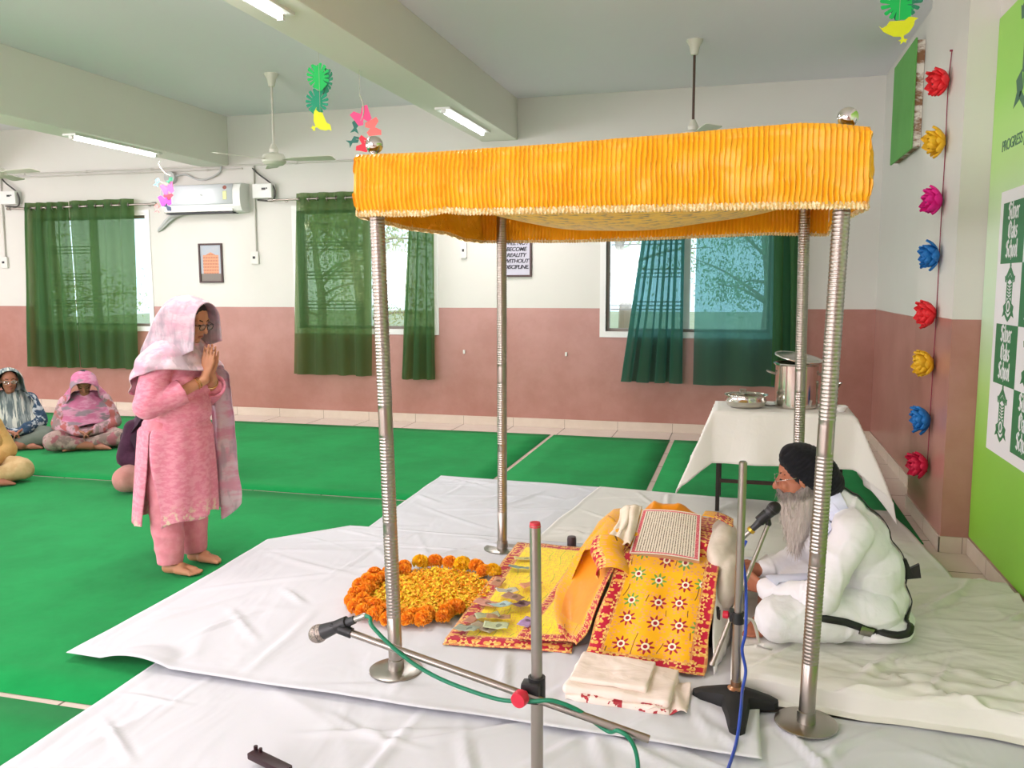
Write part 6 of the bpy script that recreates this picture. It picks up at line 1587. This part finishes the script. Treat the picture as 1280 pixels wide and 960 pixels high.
def sitter(loc, yaw, label, sk, top, trou, scarf, s=1.0, bow=.3, hoodf=.13, spec=False, lean=0, seed=0, armsin=True, hair=True):
    t = thing('person', label, 'person', loc, yaw, 'women seated on the carpet'); t.scale = (s, s, s)
    hx = .10 + lean
    bm = B(); cap(bm, (-.02, 0, .12), (.02 + lean * .5, 0, .40), .13, .11); cap(bm, (.03 + lean * .6, -.13, .46), (.03 + lean * .6, .13, .46), .05); cap(bm, (.04 + lean * .7, 0, .46), (hx - .02, 0, .60), .05, .045)
    Mh = head_bm(bm, (hx, 0, .665), 0, bow, 1.0)
    for q in (-1, 1):
        cap(bm, (.03 + lean * .6, q * .17, .45), (.10, q * .25, .24), .045, .038); cap(bm, (.10, q * .25, .24), (.29, q * .06, .18), .036, .026); hand(bm, (.295, q * .055, .178), (.75, -q * .5, -.1), (-.1, -q * .2, -1), (.4, q * .2, .5), .165, .30, .4)
        cap(bm, (-.02, q * .11, .10), (.30, q * .30, .10), .08, .06)
    cap(bm, (.30, .30, .095), (.28, -.06, .05), .052, .04); cap(bm, (.30, -.30, .095), (.36, .04, .045), .052, .04)
    foot(bm, (.34, .03, .003), (.40, .23, 0), (1, -.3, 0)); foot(bm, (.28, -.02, 0), (.33, -.23, .0), (1, .2, 0))
    body = obj('body', fuse(bm, .0075, 3, .4), sk, t, sharp=0); face_parts(body, Mh)
    if hair:
        bm = B(); u_ = B(); ellipsoid(u_, (-.024, 0, .038), (.094, .079, .090)); ellipsoid(u_, (-.03, 0, -.03), (.082, .076, .09)); merge(bm, u_, 0, Mh); obj('hair', fuse(bm, .010, 4), plain('black_hair', '17120F', .5), t, sharp=0)
    if spec: spectacles(t, Mh, plain('silver_spectacle_frame', 'B9B3AE', .2, .9))
    bm = B(); ellipsoid(bm, (-.03, 0, .12), (.16, .20, .14)); ellipsoid(bm, (.0, 0, .28), (.145, .185, .17)); ellipsoid(bm, (.02 + lean * .4, 0, .40), (.125, .18, .12)); cap(bm, (.02 + lean * .6, -.14, .46), (.02 + lean * .6, .14, .46), .07)
    for q in (-1, 1): cap(bm, (.02 + lean * .6, q * .17, .45), (.10, q * .255, .24), .078, .068); cap(bm, (.10, q * .255, .24), (.25, q * .10, .195), .066, .050)
    ellipsoid(bm, (.14, 0, .17), (.20, .20, .05)); bm = fuse(bm, .012, 6); wob(bm, folds(.009, 6, 6, 6, seed)); obj('tunic', bm, top, t, sharp=0)
    bm = B()
    for q in (-1, 1): cap(bm, (-.02, q * .12, .10), (.30, q * .30, .105), .115, .09); cap(bm, (.30, q * .30, .10), (.32, q * .05, .065), .082, .06)
    bm = fuse(bm, .012, 6); wob(bm, folds(.010, 6, 6, 8, seed + 3)); obj('trousers', bm, trou, t, sharp=0)
    bm = B(); tx = Mh.to_translation()
    def hood_(u, v):
        w_ = .118 * math.sqrt(max(0, 1 - .75 * sst(.35, 1, v) ** 2)); x = lerp(hoodf - .02, -.145, v); top_ = .128 * math.sin(PI * min(1, .30 + v * .55)) ** .6 - .12 * sst(.6, 1, v)
        bot = -.21
        if u <= .28: y = -w_ - .03 * (1 - u / .28); z = lerp(bot, top_ - w_, u / .28)
        elif u >= .72: y = w_ + .03 * (u - .72) / .28; z = lerp(top_ - w_, bot, (u - .72) / .28)
        else: a = lerp(-PI / 2, PI / 2, (u - .28) / .44); y = w_ * math.sin(a); z = top_ - w_ + w_ * math.cos(a)
        g = .007 * nz(x * 12, y * 12, z * 9 + seed)
        p = Vector((x, 0, z)); p.rotate(Euler((0, bow * .8, 0))); return (tx.x + p.x + g - .12 * max(0, -.1 - z), y * (1 + .6 * max(0, -.09 - z) * 5) + g, tx.z + p.z)
    grid(bm, hood_, 48, 26); o = obj('head_scarf', bm, scarf, t, sharp=0); thick(o, .005, 1)
    bm = B()
    def shawl(u, v):
        a = 2 * PI * u; ca, sa = math.cos(a), math.sin(a)
        bot = .22 * max(0, ca) ** 2 + .22 * abs(sa) ** 2 + .12 * max(0, -ca) ** 2 + .03 * math.sin(3 * a + seed); z = lerp(bot, .56, v)
        rx = pw([(.1, .22), (.3, .185), (.42, .155), (.50, .115), (.56, .08)], z); ry = pw([(.1, .31), (.3, .285), (.42, .255), (.48, .20), (.53, .13), (.57, .09)], z)
        if ca > 0: rx = pw([(.1, .26), (.2, .27), (.3, .21), (.42, .165), (.50, .125), (.56, .09)], z)
        g = .014 * math.sin(z * 34 + a * 2 + seed) * (1 - v) + .014 * nz(ca * 3, sa * 3, z * 7 + seed)
        return ((rx + g) * ca + lean * .6 * sst(.1, .5, z), (ry + g) * sa, z)
    grid(bm, shawl, 80, 24, closed_u=True); o = obj('shawl', bm, scarf, t, sharp=0); thick(o, .005, 1)
    return t
def print_cloth(name, a, b_, c_, sc=14, st=(1, 1, 1)):
    k = NT(name); P = k.coord('Object'); f = k.step(.44, .56, k.noise(k.mapping(P, st), sc, 4, .6)); g = k.step(.52, .60, k.noise(k.mapping(P, st, loc=(4, 2, 1)), sc * .8, 3))
    k.set(Base_Color=k.mix(g, k.mix(f, a, b_), c_), Roughness=.85); k.bump(k.noise(k.mapping(P, (8, 8, 8)), 1, 4), .4, .015); return k.m
GZ = .010
sitter((-6.40, 7.08, GZ), math.radians(-50), 'woman wrapped in a pink and grey shawl seated with head bowed', M_skind, print_cloth('grey_pink_print', '8F7A78', 'C79AA6', 'B0605E', 12), print_cloth('olive_rose_print', '84706A', 'A89088', '9A5C64', 12), print_cloth('pink_grey_shawl', 'C46E92', 'D191AC', '93808A', 5, (1, 1, 3)), .98, .85, .145, lean=.05, seed=1)
sitter((-7.13, 6.86, GZ), math.radians(-38), 'seated woman with spectacles in grey striped scarf at the left picture edge', M_skind, print_cloth('navy_white_print', '26415A', '35506A', 'B9C2C6', 26), plain('grey_green_trousers', '6E776C', .85), print_cloth('grey_striped_scarf', '5C6A6C', '8E9896', 'C9CBC0', 7, (1, 6, .6)), 1.0, .12, .085, True, seed=4)
sitter((-6.13, 5.47, GZ), math.radians(-30), 'seated woman in mustard clothes mostly outside the left picture edge', M_skind, cloth('mustard_tunic', 'C89A5A', 'D2A868', 10), cloth('beige_trousers', 'BFA070', 'CCB082', 10), print_cloth('mustard_scarf', 'C49A5C', 'D8B67C', 'B98A4A', 8), 1.0, .2, .11, seed=7)
sitter((-4.62, 5.86, GZ), math.radians(-42), 'woman in dark purple shawl seated just behind the standing woman', M_skind, cloth('plum_tunic', '3A1A30', '47243B', 10), cloth('dusty_rose_trousers', 'B98078', 'C48C84', 10), print_cloth('dark_purple_shawl', '2C1226', '36182E', '4A2A44', 9), 1.0, .35, .11, seed=9)
